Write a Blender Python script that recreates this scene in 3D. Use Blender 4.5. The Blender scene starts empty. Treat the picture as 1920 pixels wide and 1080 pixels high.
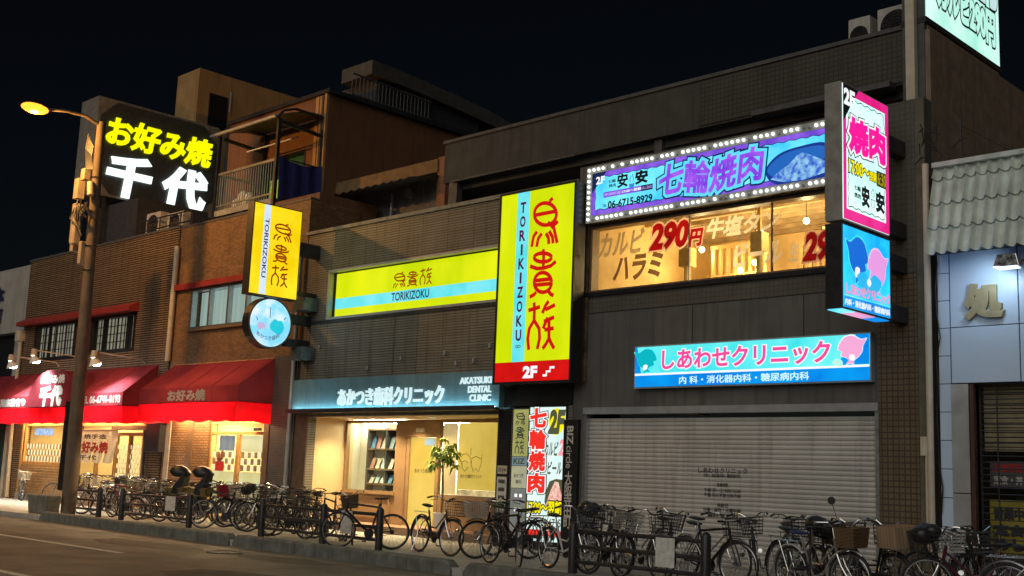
import bpy, math, random
from mathutils import Vector, Matrix, Euler
random.seed(7)
PI = math.pi
sc = bpy.context.scene
COL = sc.collection

# ------------------------------------------------------------------ camera, world, light, exposure
CAMH = 1.6
YAW, PIT, ROL, FPX = math.radians(-44.504), math.radians(9.2395), math.radians(2.2822), 2178.4
cw = Vector((math.sin(YAW) * math.cos(PIT), math.cos(YAW) * math.cos(PIT), math.sin(PIT)))
_r = Vector((math.cos(YAW), -math.sin(YAW), 0.0)); _u = _r.cross(cw)
cr = _r * math.cos(ROL) + _u * math.sin(ROL)
cu = _u * math.cos(ROL) - _r * math.sin(ROL)
cam = bpy.data.cameras.new('camera'); cam_o = bpy.data.objects.new('camera', cam); COL.objects.link(cam_o)
cam.sensor_fit = 'HORIZONTAL'; cam.sensor_width = 36.0; cam.lens = FPX / 1920 * 36.0
cam.clip_start = 0.1; cam.clip_end = 800
mt = Matrix((cr, cu, -cw)).transposed().to_4x4(); mt.translation = (0, 0, CAMH)
cam_o.matrix_world = mt
sc.camera = cam_o

world = bpy.data.worlds.new("World"); sc.world = world; world.use_nodes = True
wn = world.node_tree
SUN_EL, SUN_AZ = math.radians(32), math.radians(165)      # azimuth measured from +Y towards +X
sky = wn.nodes.new('ShaderNodeTexSky'); sky.sky_type = 'NISHITA'; sky.sun_disc = False
sky.sun_elevation = SUN_EL; sky.sun_rotation = SUN_AZ
bg = wn.nodes['Background']; bg.inputs['Strength'].default_value = 0.0009
wn.links.new(sky.outputs[0], bg.inputs[0])
sun = bpy.data.lights.new('night_fill', 'SUN'); sun.energy = 0.85; sun.angle = math.radians(60); sun.color = (1.0, .95, .86)  # soft fill added for sky glow and unseen street lamps
sun_o = bpy.data.objects.new('night_fill', sun); COL.objects.link(sun_o)
sd = Vector((math.sin(SUN_AZ) * math.cos(SUN_EL), math.cos(SUN_AZ) * math.cos(SUN_EL), math.sin(SUN_EL)))
sun_o.rotation_euler = sd.to_track_quat('Z', 'Y').to_euler()
sun_o.location = (10, -20, 40)

sc.view_settings.view_transform = 'Standard'; sc.view_settings.look = 'None'
sc.view_settings.exposure = 0.0; sc.view_settings.gamma = 1.0
sc.render.engine = 'CYCLES'
sc.cycles.use_denoising = True
sc.cycles.max_bounces = 5; sc.cycles.diffuse_bounces = 3; sc.cycles.glossy_bounces = 3
sc.cycles.transparent_max_bounces = 12; sc.cycles.transmission_bounces = 4
sc.cycles.sample_clamp_indirect = 4.0; sc.cycles.sample_clamp_direct = 0.0
sc.cycles.caustics_reflective = False; sc.cycles.caustics_refractive = False

# ------------------------------------------------------------------ measuring: photo pixel -> point on a plane of the place
YF = 18.2          # street facade plane
SW = 0.12          # pavement height
def at(px, py, Y=None, X=None, Z=None):
    d = cr * (px - 960) - cu * (py - 540) + cw * FPX
    if Y is not None: t = Y / d.y
    elif X is not None: t = X / d.x
    else: t = (Z - CAMH) / d.z
    return Vector((0, 0, CAMH)) + d * t
def fbox(pl, pt, pb, pr, Y=YF):        # box on a facade plane from left edge (top, bottom) and right edge
    a, b, c = at(pl, pt, Y=Y), at(pl, pb, Y=Y), at(pr, (pt + pb) / 2, Y=Y)
    return a.x, c.x, b.z, a.z
def sbox(pl, pt, pb, pr, X):           # same on a plane square to the facade
    a, b, c = at(pl, pt, X=X), at(pl, pb, X=X), at(pr, (pt + pb) / 2, X=X)
    return a.y, c.y, b.z, a.z

# ------------------------------------------------------------------ objects and tags
ORG = {}
# parts that are built together in a loop and then linked as one object per piece
SPLIT = set('recess_wall balcony_post shutter_guide leg bracket upright shelf_board downlight_lens pendant_bulb pendant_cord dark_window ceiling_light foot '
             'conduit panel vent_cap fixing_plug panel_joint under_balcony_post trim tile_strip room interior stairway frosted_film steel_pillar cable'.split())
def tag(o, label=None, cat=None, group=None, kind=None):
    if label: o['label'] = label
    if cat: o['category'] = cat
    if group: o['group'] = group
    if kind: o['kind'] = kind
    return o
def thing(name, label, cat, loc, group=None):
    o = bpy.data.objects.new(name, None); COL.objects.link(o)
    o.location = loc; ORG[o.name] = Vector(loc); o.empty_display_size = .2
    return tag(o, label, cat, group)

class MB:
    def __init__(s): s.v = []; s.f = []
    def add(s, vs, fs):
        n = len(s.v); s.v += [tuple(v) for v in vs]; s.f += [tuple(i + n for i in f) for f in fs]; return s
    def box(s, x0, x1, y0, y1, z0, z1):
        return s.add([(x0,y0,z0),(x1,y0,z0),(x1,y1,z0),(x0,y1,z0),(x0,y0,z1),(x1,y0,z1),(x1,y1,z1),(x0,y1,z1)],
                     [(0,3,2,1),(4,5,6,7),(0,1,5,4),(1,2,6,5),(2,3,7,6),(3,0,4,7)])
    def poly(s, pts): return s.add(pts, [tuple(range(len(pts)))])
    def tube(s, pts, r, n=6, closed=False, cap=True):
        pts = [Vector(p) for p in pts]; m = len(pts)
        rr = r if isinstance(r, (list, tuple)) else [r] * m
        vs = []; prev = None
        for i, p in enumerate(pts):
            if closed: t = pts[(i + 1) % m] - pts[i - 1]
            else: t = pts[min(i + 1, m - 1)] - pts[max(i - 1, 0)]
            t = t.normalized() if t.length > 1e-9 else Vector((0, 0, 1))
            if prev is None:
                a = Vector((0, 0, 1)) if abs(t.z) < .9 else Vector((1, 0, 0))
                nx = t.cross(a).normalized()
            else:
                nx = prev - t * prev.dot(t)
                nx = nx.normalized() if nx.length > 1e-6 else t.orthogonal().normalized()
            prev = nx; ny = t.cross(nx)
            for k in range(n):
                a = 2 * PI * k / n
                vs.append(p + (nx * math.cos(a) + ny * math.sin(a)) * rr[i])
        fs = []
        for i in range(m if closed else m - 1):
            j = (i + 1) % m
            for k in range(n):
                k2 = (k + 1) % n
                fs.append((i*n+k, j*n+k, j*n+k2, i*n+k2))
        if cap and not closed:
            fs.append(tuple(range(n))); fs.append(tuple((m-1)*n + k for k in reversed(range(n))))
        return s.add(vs, fs)
    def ring(s, c, axis, R, r, n=32, m=6, a0=0, a1=2*PI):
        c = Vector(c); ax = Vector(axis).normalized(); u = ax.orthogonal().normalized()
        if abs(ax.y) > .9: u = Vector((1, 0, 0))
        w = ax.cross(u); full = abs(a1 - a0 - 2*PI) < 1e-6
        cnt = n if full else n + 1
        pts = [c + (u * math.cos(a0 + (a1-a0)*i/n) + w * math.sin(a0 + (a1-a0)*i/n)) * R for i in range(cnt)]
        return s.tube(pts, r, m, closed=full)
    def disc(s, c, axis, R, h=0.0, n=24):
        c = Vector(c); ax = Vector(axis).normalized(); u = ax.orthogonal().normalized(); w = ax.cross(u)
        a = [c + (u * math.cos(2*PI*i/n) + w * math.sin(2*PI*i/n)) * R for i in range(n)]
        if h == 0: return s.poly(a)
        b = [p + ax * h for p in a]
        return s.add(a + b, [tuple(range(n))[::-1], tuple(range(n, 2*n))] + [(i, (i+1) % n, n+(i+1) % n, n+i) for i in range(n)])
    def ball(s, c, r, n=10, m=6, sc3=(1,1,1)):
        c = Vector(c); vs = [c + Vector((0,0,r*sc3[2]))]; fs = []
        for j in range(1, m):
            th = PI*j/m
            for i in range(n):
                a = 2*PI*i/n; vs.append(c + Vector((r*sc3[0]*math.sin(th)*math.cos(a), r*sc3[1]*math.sin(th)*math.sin(a), r*sc3[2]*math.cos(th))))
        vs.append(c - Vector((0,0,r*sc3[2]))); L = len(vs)-1
        for i in range(n):
            fs.append((0, 1+i, 1+(i+1) % n)); fs.append((L, L-n+(i+1) % n, L-n+i))
        for j in range(m-2):
            for i in range(n):
                a = 1+j*n; b = a+n; k = (i+1) % n
                fs.append((a+i, b+i, b+k, a+k))
        return s.add(vs, fs)
    def wall(s, x0, x1, z0, z1, y0, y1, holes=()):       # wall in a facade plane, with openings
        xs = sorted({x0, x1} | {min(max(h[i], x0), x1) for h in holes for i in (0, 1)})
        zs = sorted({z0, z1} | {min(max(h[i], z0), z1) for h in holes for i in (2, 3)})
        def solid(i, j):
            if i < 0 or j < 0 or i >= len(xs)-1 or j >= len(zs)-1: return False
            cx, cz = (xs[i]+xs[i+1])/2, (zs[j]+zs[j+1])/2
            return not any(h[0] < cx < h[1] and h[2] < cz < h[3] for h in holes)
        for i in range(len(xs)-1):
            for j in range(len(zs)-1):
                if not solid(i, j): continue
                a, b, c, d = xs[i], xs[i+1], zs[j], zs[j+1]
                s.poly([(a,y0,c),(b,y0,c),(b,y0,d),(a,y0,d)]); s.poly([(a,y1,c),(a,y1,d),(b,y1,d),(b,y1,c)])
                if not solid(i-1, j): s.poly([(a,y0,c),(a,y0,d),(a,y1,d),(a,y1,c)])
                if not solid(i+1, j): s.poly([(b,y0,c),(b,y1,c),(b,y1,d),(b,y0,d)])
                if not solid(i, j-1): s.poly([(a,y0,c),(a,y1,c),(b,y1,c),(b,y0,c)])
                if not solid(i, j+1): s.poly([(a,y0,d),(b,y0,d),(b,y1,d),(a,y1,d)])
        return s
    def frame(s, x0, x1, z0, z1, y0, y1, w):             # rectangular frame in a facade plane
        return s.wall(x0, x1, z0, z1, y0, y1, [(x0+w, x1-w, z0+w, z1-w)])
    def islands(s):
        par = list(range(len(s.v)))
        def fd(i):
            while par[i] != i: par[i] = par[par[i]]; i = par[i]
            return i
        for f in s.f:
            a = fd(f[0])
            for j in f[1:]: par[fd(j)] = a
        groups = {}
        for f in s.f: groups.setdefault(fd(f[0]), []).append(f)
        out = []
        for fs in groups.values():
            idx = sorted({i for f in fs for i in f}); mp = {i: k for k, i in enumerate(idx)}
            m = MB(); m.v = [s.v[i] for i in idx]; m.f = [tuple(mp[i] for i in f) for f in fs]; out.append(m)
        return out
    def build(s, name, mat, parent=None, smooth=False, bevel=0.0, local=False, label=None):
        if name in SPLIT and parent is not None:
            isl = s.islands()
            if len(isl) > 1:
                for m in isl[1:]: m._build(name, mat, parent, smooth, bevel, local, label)
            return isl[0]._build(name, mat, parent, smooth, bevel, local, label)
        return s._build(name, mat, parent, smooth, bevel, local, label)
    def _build(s, name, mat, parent=None, smooth=False, bevel=0.0, local=False, label=None):
        off = ORG.get(parent.name, Vector()) if parent is not None and not local else Vector()
        me = bpy.data.meshes.new(name)
        me.from_pydata([(v[0]-off.x, v[1]-off.y, v[2]-off.z) for v in s.v], [], s.f); me.update()
        if mat is not None: me.materials.append(mat)
        o = bpy.data.objects.new(name, me); COL.objects.link(o)
        if parent is not None:
            o.parent = parent; ORG[o.name] = Vector() if local else off
        else: ORG[o.name] = Vector()
        if smooth:
            me.polygons.foreach_set('use_smooth', [True]*len(me.polygons))
            try: me.set_sharp_from_angle(angle=math.radians(40))
            except Exception: pass
        if bevel > 0:
            b = o.modifiers.new('bevel', 'BEVEL'); b.width = bevel; b.segments = 2; b.limit_method = 'ANGLE'
        if label: o['label'] = label
        return o

# ------------------------------------------------------------------ materials
def S(r, g, b):
    f = lambda c: (c/255/12.92) if c/255 <= .04045 else ((c/255+.055)/1.055)**2.4
    return (f(r), f(g), f(b))
def sc3(c, k): return tuple(min(1.0, x*k) for x in c[:3])
def _mat(name):
    m = bpy.data.materials.new(name); m.use_nodes = True
    return m, m.node_tree, m.node_tree.nodes, m.node_tree.links
def mixrgb(nt, fac, a, b, mode='MIX'):
    n = nt.nodes.new('ShaderNodeMix'); n.data_type = 'RGBA'; n.blend_type = mode
    for sock, val in ((n.inputs[0], fac), (n.inputs[6], a), (n.inputs[7], b)):
        if hasattr(val, 'is_linked') or isinstance(val, bpy.types.NodeSocket): nt.links.new(val, sock)
        elif isinstance(val, (int, float)): sock.default_value = val
        else: sock.default_value = (*val[:3], 1)
    return n.outputs[2]
def noise(nt, scale, detail=4, stretch=None, rough=.55):
    tc = nt.nodes.new('ShaderNodeTexCoord'); out = tc.outputs['Object']
    if stretch:
        mp = nt.nodes.new('ShaderNodeMapping'); mp.inputs['Scale'].default_value = stretch
        nt.links.new(out, mp.inputs[0]); out = mp.outputs[0]
    n = nt.nodes.new('ShaderNodeTexNoise'); n.inputs['Scale'].default_value = scale; n.inputs['Detail'].default_value = detail
    n.inputs['Roughness'].default_value = rough
    nt.links.new(out, n.inputs['Vector']); return n.outputs['Fac']
def ramp(nt, fac, a, b):
    r = nt.nodes.new('ShaderNodeMapRange'); r.inputs['From Min'].default_value = a; r.inputs['From Max'].default_value = b
    nt.links.new(fac, r.inputs['Value']); return r.outputs[0]
def bumpn(nt, h, strength, dist, prev=None):
    b = nt.nodes.new('ShaderNodeBump'); b.inputs['Strength'].default_value = strength; b.inputs['Distance'].default_value = dist
    nt.links.new(h, b.inputs['Height'])
    if prev is not None: nt.links.new(prev, b.inputs['Normal'])
    return b.outputs[0]
def M(name, col, rough=.6, metal=0.0, var=.25, vs=5.0, bump=.15, bs=60.0, streak=0.0, spec=.5, speck=0.0):
    m, nt, N, L = _mat(name); p = N['Principled BSDF']
    base = mixrgb(nt, ramp(nt, noise(nt, vs), .3, .7), sc3(col, 1-var), sc3(col, 1+var))
    if streak: base = mixrgb(nt, ramp(nt, noise(nt, 2.5, 5, (3, 3, .22)), .5, .72), base, sc3(col, 1-streak))
    if speck: base = mixrgb(nt, ramp(nt, noise(nt, 38, 3, None, .8), .35, .65), mixrgb(nt, 1.0, base, (1-speck,)*3, 'MULTIPLY'), mixrgb(nt, 1.0, base, (1+speck,)*3, 'MULTIPLY'))
    L.new(base, p.inputs['Base Color'])
    rr = ramp(nt, noise(nt, vs*2.3), .2, .8); mr = nt.nodes.new('ShaderNodeMapRange')
    mr.inputs['To Min'].default_value = max(.03, rough-.12); mr.inputs['To Max'].default_value = min(1, rough+.12)
    L.new(rr, mr.inputs['Value']); L.new(mr.outputs[0], p.inputs['Roughness'])
    p.inputs['Metallic'].default_value = metal; p.inputs['Specular IOR Level'].default_value = spec
    if bump: L.new(bumpn(nt, noise(nt, bs), bump, .01), p.inputs['Normal'])
    return m
def TILE(name, c1, c2, mortar, bw, rh, ms=.006, offset=.5, rough=.5, bump=.5, streak=.35, flat=False, spec=.4):
    m, nt, N, L = _mat(name); p = N['Principled BSDF']
    tc = N.new('ShaderNodeTexCoord'); sp = N.new('ShaderNodeSeparateXYZ'); L.new(tc.outputs['Object'], sp.inputs[0])
    cb = N.new('ShaderNodeCombineXYZ')
    if flat: L.new(sp.outputs[0], cb.inputs[0]); L.new(sp.outputs[1], cb.inputs[1])
    else:
        ad = N.new('ShaderNodeMath'); ad.operation = 'ADD'; L.new(sp.outputs[0], ad.inputs[0]); L.new(sp.outputs[1], ad.inputs[1])
        L.new(ad.outputs[0], cb.inputs[0]); L.new(sp.outputs[2], cb.inputs[1])
    br = N.new('ShaderNodeTexBrick'); br.offset = offset; br.inputs['Scale'].default_value = 1.0
    br.inputs['Brick Width'].default_value = bw; br.inputs['Row Height'].default_value = rh
    br.inputs['Mortar Size'].default_value = ms; br.inputs['Mortar Smooth'].default_value = .2; br.inputs['Bias'].default_value = 0
    br.inputs['Color1'].default_value = (*c1, 1); br.inputs['Color2'].default_value = (*c2, 1); br.inputs['Mortar'].default_value = (*mortar, 1)
    L.new(cb.outputs[0], br.inputs['Vector'])
    c = mixrgb(nt, ramp(nt, noise(nt, 1.3), .3, .75), br.outputs['Color'], mixrgb(nt, 1.0, br.outputs['Color'], (.72, .72, .70), 'MULTIPLY'))
    if streak: c = mixrgb(nt, ramp(nt, noise(nt, 2.2, 5, (3, 3, .18)), .52, .75), c, mixrgb(nt, 1.0, c, (1-streak,)*3, 'MULTIPLY'))
    L.new(c, p.inputs['Base Color'])
    p.inputs['Roughness'].default_value = rough; p.inputs['Specular IOR Level'].default_value = spec
    inv = N.new('ShaderNodeMath'); inv.operation = 'SUBTRACT'; inv.inputs[0].default_value = 1; L.new(br.outputs['Fac'], inv.inputs[1])
    L.new(bumpn(nt, noise(nt, 90), .12, .005, bumpn(nt, inv.outputs[0], bump, .012)), p.inputs['Normal'])
    return m
def E(name, col, k=1.0, var=.0, vs=2.0, gloss=True):
    m, nt, N, L = _mat(name); p = N['Principled BSDF']
    p.inputs['Base Color'].default_value = (*sc3(col, .25), 1); p.inputs['Roughness'].default_value = .35
    if var:
        c = mixrgb(nt, ramp(nt, noise(nt, vs, 3), .3, .7), sc3(col, 1-var), tuple(x*(1+var*.5) for x in col))
        L.new(c, p.inputs['Emission Color'])
    else: p.inputs['Emission Color'].default_value = (*col, 1)
    p.inputs['Emission Strength'].default_value = k
    return m
def E2(name, ca, cb, k=1.0, vs=2.0, lo=.35, hi=.65, stretch=None):
    m, nt, N, L = _mat(name); p = N['Principled BSDF']
    p.inputs['Base Color'].default_value = (*sc3(ca, .2), 1); p.inputs['Roughness'].default_value = .35
    L.new(mixrgb(nt, ramp(nt, noise(nt, vs, 4, stretch), lo, hi), ca, cb), p.inputs['Emission Color'])
    p.inputs['Emission Strength'].default_value = k
    return m
def GLASS(name, tint=(.9, .95, .95), refl=.08):
    m, nt, N, L = _mat(name); N.remove(N['Principled BSDF'])
    t = N.new('ShaderNodeBsdfTransparent'); t.inputs[0].default_value = (*tint, 1)
    g = N.new('ShaderNodeBsdfGlossy'); g.inputs['Roughness'].default_value = .02
    lw = N.new('ShaderNodeLayerWeight'); pw = N.new('ShaderNodeMath'); pw.operation = 'POWER'; pw.inputs[1].default_value = 5
    L.new(lw.outputs['Facing'], pw.inputs[0]); fr = N.new('ShaderNodeMath'); fr.operation = 'MULTIPLY_ADD'; fr.inputs[1].default_value = .5; fr.inputs[2].default_value = .035
    L.new(pw.outputs[0], fr.inputs[0])
    mx = N.new('ShaderNodeMixShader'); L.new(fr.outputs[0], mx.inputs[0]); L.new(t.outputs[0], mx.inputs[1]); L.new(g.outputs[0], mx.inputs[2])
    L.new(mx.outputs[0], N['Material Output'].inputs[0]); return m
def CLOTH(name, col, trans=.5, var=.12):
    m, nt, N, L = _mat(name); N.remove(N['Principled BSDF'])
    c = mixrgb(nt, ramp(nt, noise(nt, 3), .3, .7), sc3(col, 1-var), sc3(col, 1+var))
    d = N.new('ShaderNodeBsdfDiffuse'); t = N.new('ShaderNodeBsdfTranslucent'); g = N.new('ShaderNodeBsdfGlossy'); g.inputs['Roughness'].default_value = .35
    L.new(c, d.inputs[0]); L.new(c, t.inputs[0])
    mx = N.new('ShaderNodeMixShader'); mx.inputs[0].default_value = trans; L.new(d.outputs[0], mx.inputs[1]); L.new(t.outputs[0], mx.inputs[2])
    m2 = N.new('ShaderNodeMixShader'); m2.inputs[0].default_value = .04; L.new(mx.outputs[0], m2.inputs[1]); L.new(g.outputs[0], m2.inputs[2])
    L.new(bumpn(nt, noise(nt, 5, 4, (1, 1, .5)), .5, .06), d.inputs['Normal'])
    L.new(m2.outputs[0], N['Material Output'].inputs[0]); return m

m_asphalt = M('asphalt', (.17, .158, .138), .62, speck=.45, var=.4, vs=.8, bump=.6, bs=160)
m_paint = M('road_paint', (.7, .68, .62), .6, var=.2, vs=14)
m_pave = TILE('paving', (.56, .55, .5), (.49, .48, .44), (.27, .26, .24), .3, .3, .008, 0, .65, .3, .2, flat=True)
m_kerb = M('kerb_concrete', (.17, .175, .15), .85, var=.35, vs=4, bump=.4, streak=.4)
m_conc = M('concrete', (.34, .33, .3), .85, var=.25, vs=3, bump=.3, streak=.3)
m_black = M('black_paint', (.018, .018, .02), .4, var=.3, bump=.05)
m_dark = M('dark_metal', (.045, .045, .05), .45, .3, var=.3)
m_dkgrey = M('dark_grey', (.09, .09, .09), .6, var=.25, streak=.3)
m_alu = M('aluminium', (.55, .56, .57), .35, .85, var=.12)
m_steel = M('stainless', (.72, .72, .7), .38, .85, var=.03, vs=1, bump=.03)
m_chrome = M('chrome', (.7, .7, .7), .18, 1.0, var=.05, bump=0)
m_white = M('white_paint', (.72, .72, .7), .5, var=.1, bump=.05)
m_cream = M('cream_paint', (.62, .55, .42), .55, var=.12, streak=.2)
m_rubber = M('rubber', (.02, .02, .02), .7, var=.2)
m_ribtile = TILE('ribbed_tile', (.36, .24, .14), (.27, .18, .1), (.03, .022, .016), .9, .074, .02, .5, .55, 1.0, .3)
m_brick2 = TILE('brown_mosaic', (.36, .2, .09), (.22, .12, .055), (.17, .1, .055), .14, .06, .007, .5, .6, .5, .25)
m_shopbrick = TILE('shop_brick', (.5, .29, .13), (.38, .2, .085), (.16, .09, .045), .24, .075, .012, .5, .6, .5, .1)
m_mosaic3 = TILE('beige_mosaic', (.26, .24, .19), (.215, .197, .155), (.09, .08, .06), .9, .064, .011, 0, .5, .5, .45)
m_mosaic4 = TILE('grey_mosaic', (.09, .085, .07), (.08, .075, .062), (.052, .048, .042), .098, .098, .012, 0, .45, .6, .35)
m_tilecol = TILE('ochre_tile', (.2, .15, .095), (.18, .135, .085), (.085, .068, .048), .098, .098, .012, 0, .4, .6, .25)
m_panel4 = M('grey_panel', (.13, .126, .118), .55, var=.2, vs=1.1, bump=.15, streak=.4)
m_upper = M('upper_wall', (.065, .062, .055), .8, var=.2, vs=2, streak=.3)
m_greywall = M('grey_render', (.36, .36, .34), .8, var=.15, vs=1.5, streak=.3)
m_orange = M('orange_render', (.2, .092, .045), .85, var=.15, vs=1.5, streak=.25)
m_ochre = M('ochre_render', (.42, .25, .10), .85, var=.15, vs=1.5, streak=.25)
m_redtrim = M('red_trim', (.3, .035, .03), .5, var=.2)
m_awning = CLOTH('awning_cloth', (.23, .03, .04), .14)
m_valance = CLOTH('valance_cloth', (.85, .006, .02), .6)
m_wood = M('light_wood', (.55, .3, .1), .5, var=.2, vs=8)
m_plank = M('wood_siding', (.42, .25, .11), .55, var=.25, vs=6)
m_plaster = M('warm_plaster', (.7, .52, .28), .7, var=.1)
m_brown = M('brown_frame', (.23, .15, .085), .45, var=.15)
m_beige = M('beige_wall', (.74, .53, .28), .6, var=.06, vs=2)
m_glass = GLASS('clear_glass')
m_shutter = M('shutter_metal', (.6, .58, .54), .5, .15, var=.12, vs=1.2, streak=.22, bump=.04)
m_lightmetal = M('light_metal', (.42, .44, .45), .4, .3, var=.12)
m_kawara = M('roof_tile', (.54, .62, .55), .38, var=.22, vs=3, bump=.1, streak=.25)
m_bluepanel = M('pale_panel', (.56, .7, .85), .35, .0, var=.06, vs=1, bump=.02)
m_gold = M('gold_letter', (.42, .36, .2), .4, .3, var=.15)
m_pole = M('pole_concrete', (.15, .115, .085), .8, var=.2, vs=3, streak=.3)
m_leaf = M('leaf', (.22, .34, .05), .5, var=.5, vs=6)
m_bark = M('bark', (.2, .14, .07), .8, var=.3)
m_paper = M('paper', (.66, .64, .58), .7, var=.25, vs=12, bump=0)
m_wicker = TILE('wicker', (.36, .23, .11), (.26, .16, .08), (.06, .04, .02), .04, .018, .004, .5, .7, 1, 0)
m_wire = M('wire', (.08, .08, .085), .4, .6, bump=0)
m_wirelight = M('light_wire', (.55, .54, .5), .35, .6, bump=0)
m_tarp = M('blue_tarp', (.03, .035, .16), .5, var=.3)
m_acunit = M('ac_casing', (.5, .49, .45), .55, var=.12, streak=.25)

# ------------------------------------------------------------------ lettering and flat shapes on signs
FRONT = (Vector((1, 0, 0)), Vector((0, 0, 1)), Vector((0, -1, 0)))     # sign facing the street
SIDE = (Vector((0, 1, 0)), Vector((0, 0, 1)), Vector((1, 0, 0)))       # sign square to the street, facing east
def place(pts, plane, face, lift):       # (u, v, w) -> world, u and v absolute coordinates on the plane
    out = []
    for p in pts:
        u, v, w = p[0], p[1], (p[2] if len(p) > 2 else 0.0)
        if face is FRONT: out.append((u, plane - lift - w, v))
        else: out.append((plane + lift + w, u, v))
    return out
_tcache = {}
def text_mesh(body, bold, shear, align):
    key = (body, bold, shear, align)
    if key in _tcache: return _tcache[key]
    c = bpy.data.curves.new('t', 'FONT'); c.body = body; c.resolution_u = 3; c.shear = shear; c.fill_mode = 'FRONT'
    c.align_x = align; c.space_line = .78
    o = bpy.data.objects.new('t', c); COL.objects.link(o)
    res = []
    for b in ((0.0, bold) if bold else (0.0,)):
        c.bevel_depth = b; c.bevel_resolution = 1
        dg = bpy.context.evaluated_depsgraph_get(); dg.update()
        me = bpy.data.meshes.new_from_object(o.evaluated_get(dg))
        res.append(([v.co.copy() for v in me.vertices], [tuple(p.vertices) for p in me.polygons]))
        bpy.data.meshes.remove(me)
    bpy.data.objects.remove(o); bpy.data.curves.remove(c)
    v0 = res[0][0]; bb = (min(v.x for v in v0), max(v.x for v in v0), min(v.y for v in v0), max(v.y for v in v0))
    _tcache[key] = (res[-1][0], res[-1][1], bb); return _tcache[key]
def letters(parent, body, mat, plane, face, box, bold=.03, shear=0.0, lift=.006, thick=.0015, rot=False, name='lettering', vertical=False, solid=0.0, bend=None):
    if vertical: body = '\n'.join(body)
    vs, fs, bb = text_mesh(body, bold, shear, 'CENTER' if vertical else 'LEFT')
    u0, u1, v0, v1 = box; w, h = max(bb[1]-bb[0], 1e-4), max(bb[3]-bb[2], 1e-4)
    zmax = max(max(v.z for v in vs), 1e-6); pts = []
    for v in vs:
        a, b = (v.x-bb[0])/w, (v.y-bb[2])/h
        if rot: a, b = b, 1-a                      # turned clockwise
        u, vv = u0 + a*(u1-u0), v0 + b*(v1-v0)
        if bend: vv += bend(a)
        pts.append((u, vv, v.z/zmax*thick if bold else 0.0))
    mb = MB(); mb.add(place(pts, plane, face, lift), fs if face is FRONT else fs)
    if solid:                                       # raised letters: a body behind the face
        mb2 = []
        n = len(mb.v); back = place([(p[0], p[1], -solid) for p in pts], plane, face, lift)
        edges = {}
        for f in fs:
            for i in range(len(f)):
                e = (f[i], f[(i+1) % len(f)]); edges[e] = edges.get(e, 0) + 1
        mb.v += back
        for (i, j) in list(edges):
            if (j, i) not in edges: mb.f.append((i, j, j+n, i+n))
    return mb.build(name, mat, parent)
def outlined(parent, body, plane, face, box, layers, shear=0.0, lift=.006, vertical=False, bend=None, rot=False):
    for i, (mat, b) in enumerate(layers):
        letters(parent, body, mat, plane, face, box, b, shear, lift + .004*i, vertical=vertical, bend=bend, rot=rot)
def flat(parent, pts, mat, plane, face, lift=.004, name='print', label=None):
    return MB().poly(place(pts, plane, face, lift)).build(name, mat, parent, label=label)
def rect(parent, box, mat, plane, face, lift=.004, name='print', label=None):
    u0, u1, v0, v1 = box
    return flat(parent, [(u0,v0),(u1,v0),(u1,v1),(u0,v1)], mat, plane, face, lift, name, label)
def strokes(parent, lines, mat, plane, face, r, lift=.008, name='emblem'):
    mb = MB()
    for k, ln in enumerate(lines):
        t = MB(); t.tube([(p[0], p[1], 0) for p in ln], r, 6)
        mb.add(place([(v[0], v[1], v[2]*.12 + .0004*k) for v in t.v], plane, face, lift), t.f)
    return mb.build(name, mat, parent)
def smooth_closed(pts, k=6):
    out = []; n = len(pts)
    for i in range(n):
        p0, p1, p2, p3 = [Vector((*pts[(i+j-1) % n], 0)) for j in range(4)]
        for j in range(k):
            t = j/k
            q = .5*((2*p1) + (p2-p0)*t + (2*p0-5*p1+4*p2-p3)*t*t + (3*p1-p0-3*p2+p3)*t**3)
            out.append((q.x, q.y))
    return out
def fit(pts, box, flip=False):      # unit coordinates (0..1, v up) into a box
    u0, u1, v0, v1 = box
    return [(u0 + ((1-p[0]) if flip else p[0])*(u1-u0), v0 + p[1]*(v1-v0)) for p in pts]
def grow(pts, k):
    cx = sum(p[0] for p in pts)/len(pts); cy = sum(p[1] for p in pts)/len(pts)
    return [(cx+(p[0]-cx)*k, cy+(p[1]-cy)*k) for p in pts]
def wavy(box, amp, n, seed=1):
    rnd = random.Random(seed); u0, u1, v0, v1 = box; out = []
    for (a, b, c, d) in ((u0,v0,u1,v0),(u1,v0,u1,v1),(u1,v1,u0,v1),(u0,v1,u0,v0)):
        L = math.hypot(c-a, d-b); m = max(3, int(L/n))
        for i in range(m):
            t = i/m; s = amp*(1 if i % 2 else -1)*rnd.uniform(.5, 1)
            out.append((a+(c-a)*t + (s if a == c else 0), b+(d-b)*t + (s if b == d else 0)))
    return out
def downpipe(parent, pts, r=.05, mat=None, name='downpipe'):
    return MB().tube(pts, r, 8).build(name, mat or m_cream, parent, smooth=True)

# ------------------------------------------------------------------ ground
def yk(x): return 13.42 - .03*(x+22)            # kerb line (it runs slightly askew to the facades)
def yp(x): return 14.68 - .028*(x+22)           # fence line
XL, XR = -220.0, 60.0
g = MB(); g.poly([(XL,-120,-.02),(XR,-120,-.02),(XR,300,-.02),(XL,300,-.02)])
tag(g.build('ground', M('earth', (.05,.047,.043), .9)), kind='structure')
g = MB(); g.poly([(XL,-60,0),(XR,-60,0),(XR,yk(XR)+.3,0),(XL,yk(XL)+.3,0)])
tag(g.build('road', m_asphalt), kind='structure')
g = MB()
g.add([(XL,yk(XL),SW),(XR,yk(XR),SW),(XR,26,SW),(XL,26,SW),(XL,yk(XL),-.01),(XR,yk(XR),-.01)], [(0,1,2,3),(4,5,1,0)])
tag(g.build('pavement', m_pave), kind='structure')
g = MB()
g.box(-120,-19.61,10.27,10.42,.002,.005)
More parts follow.
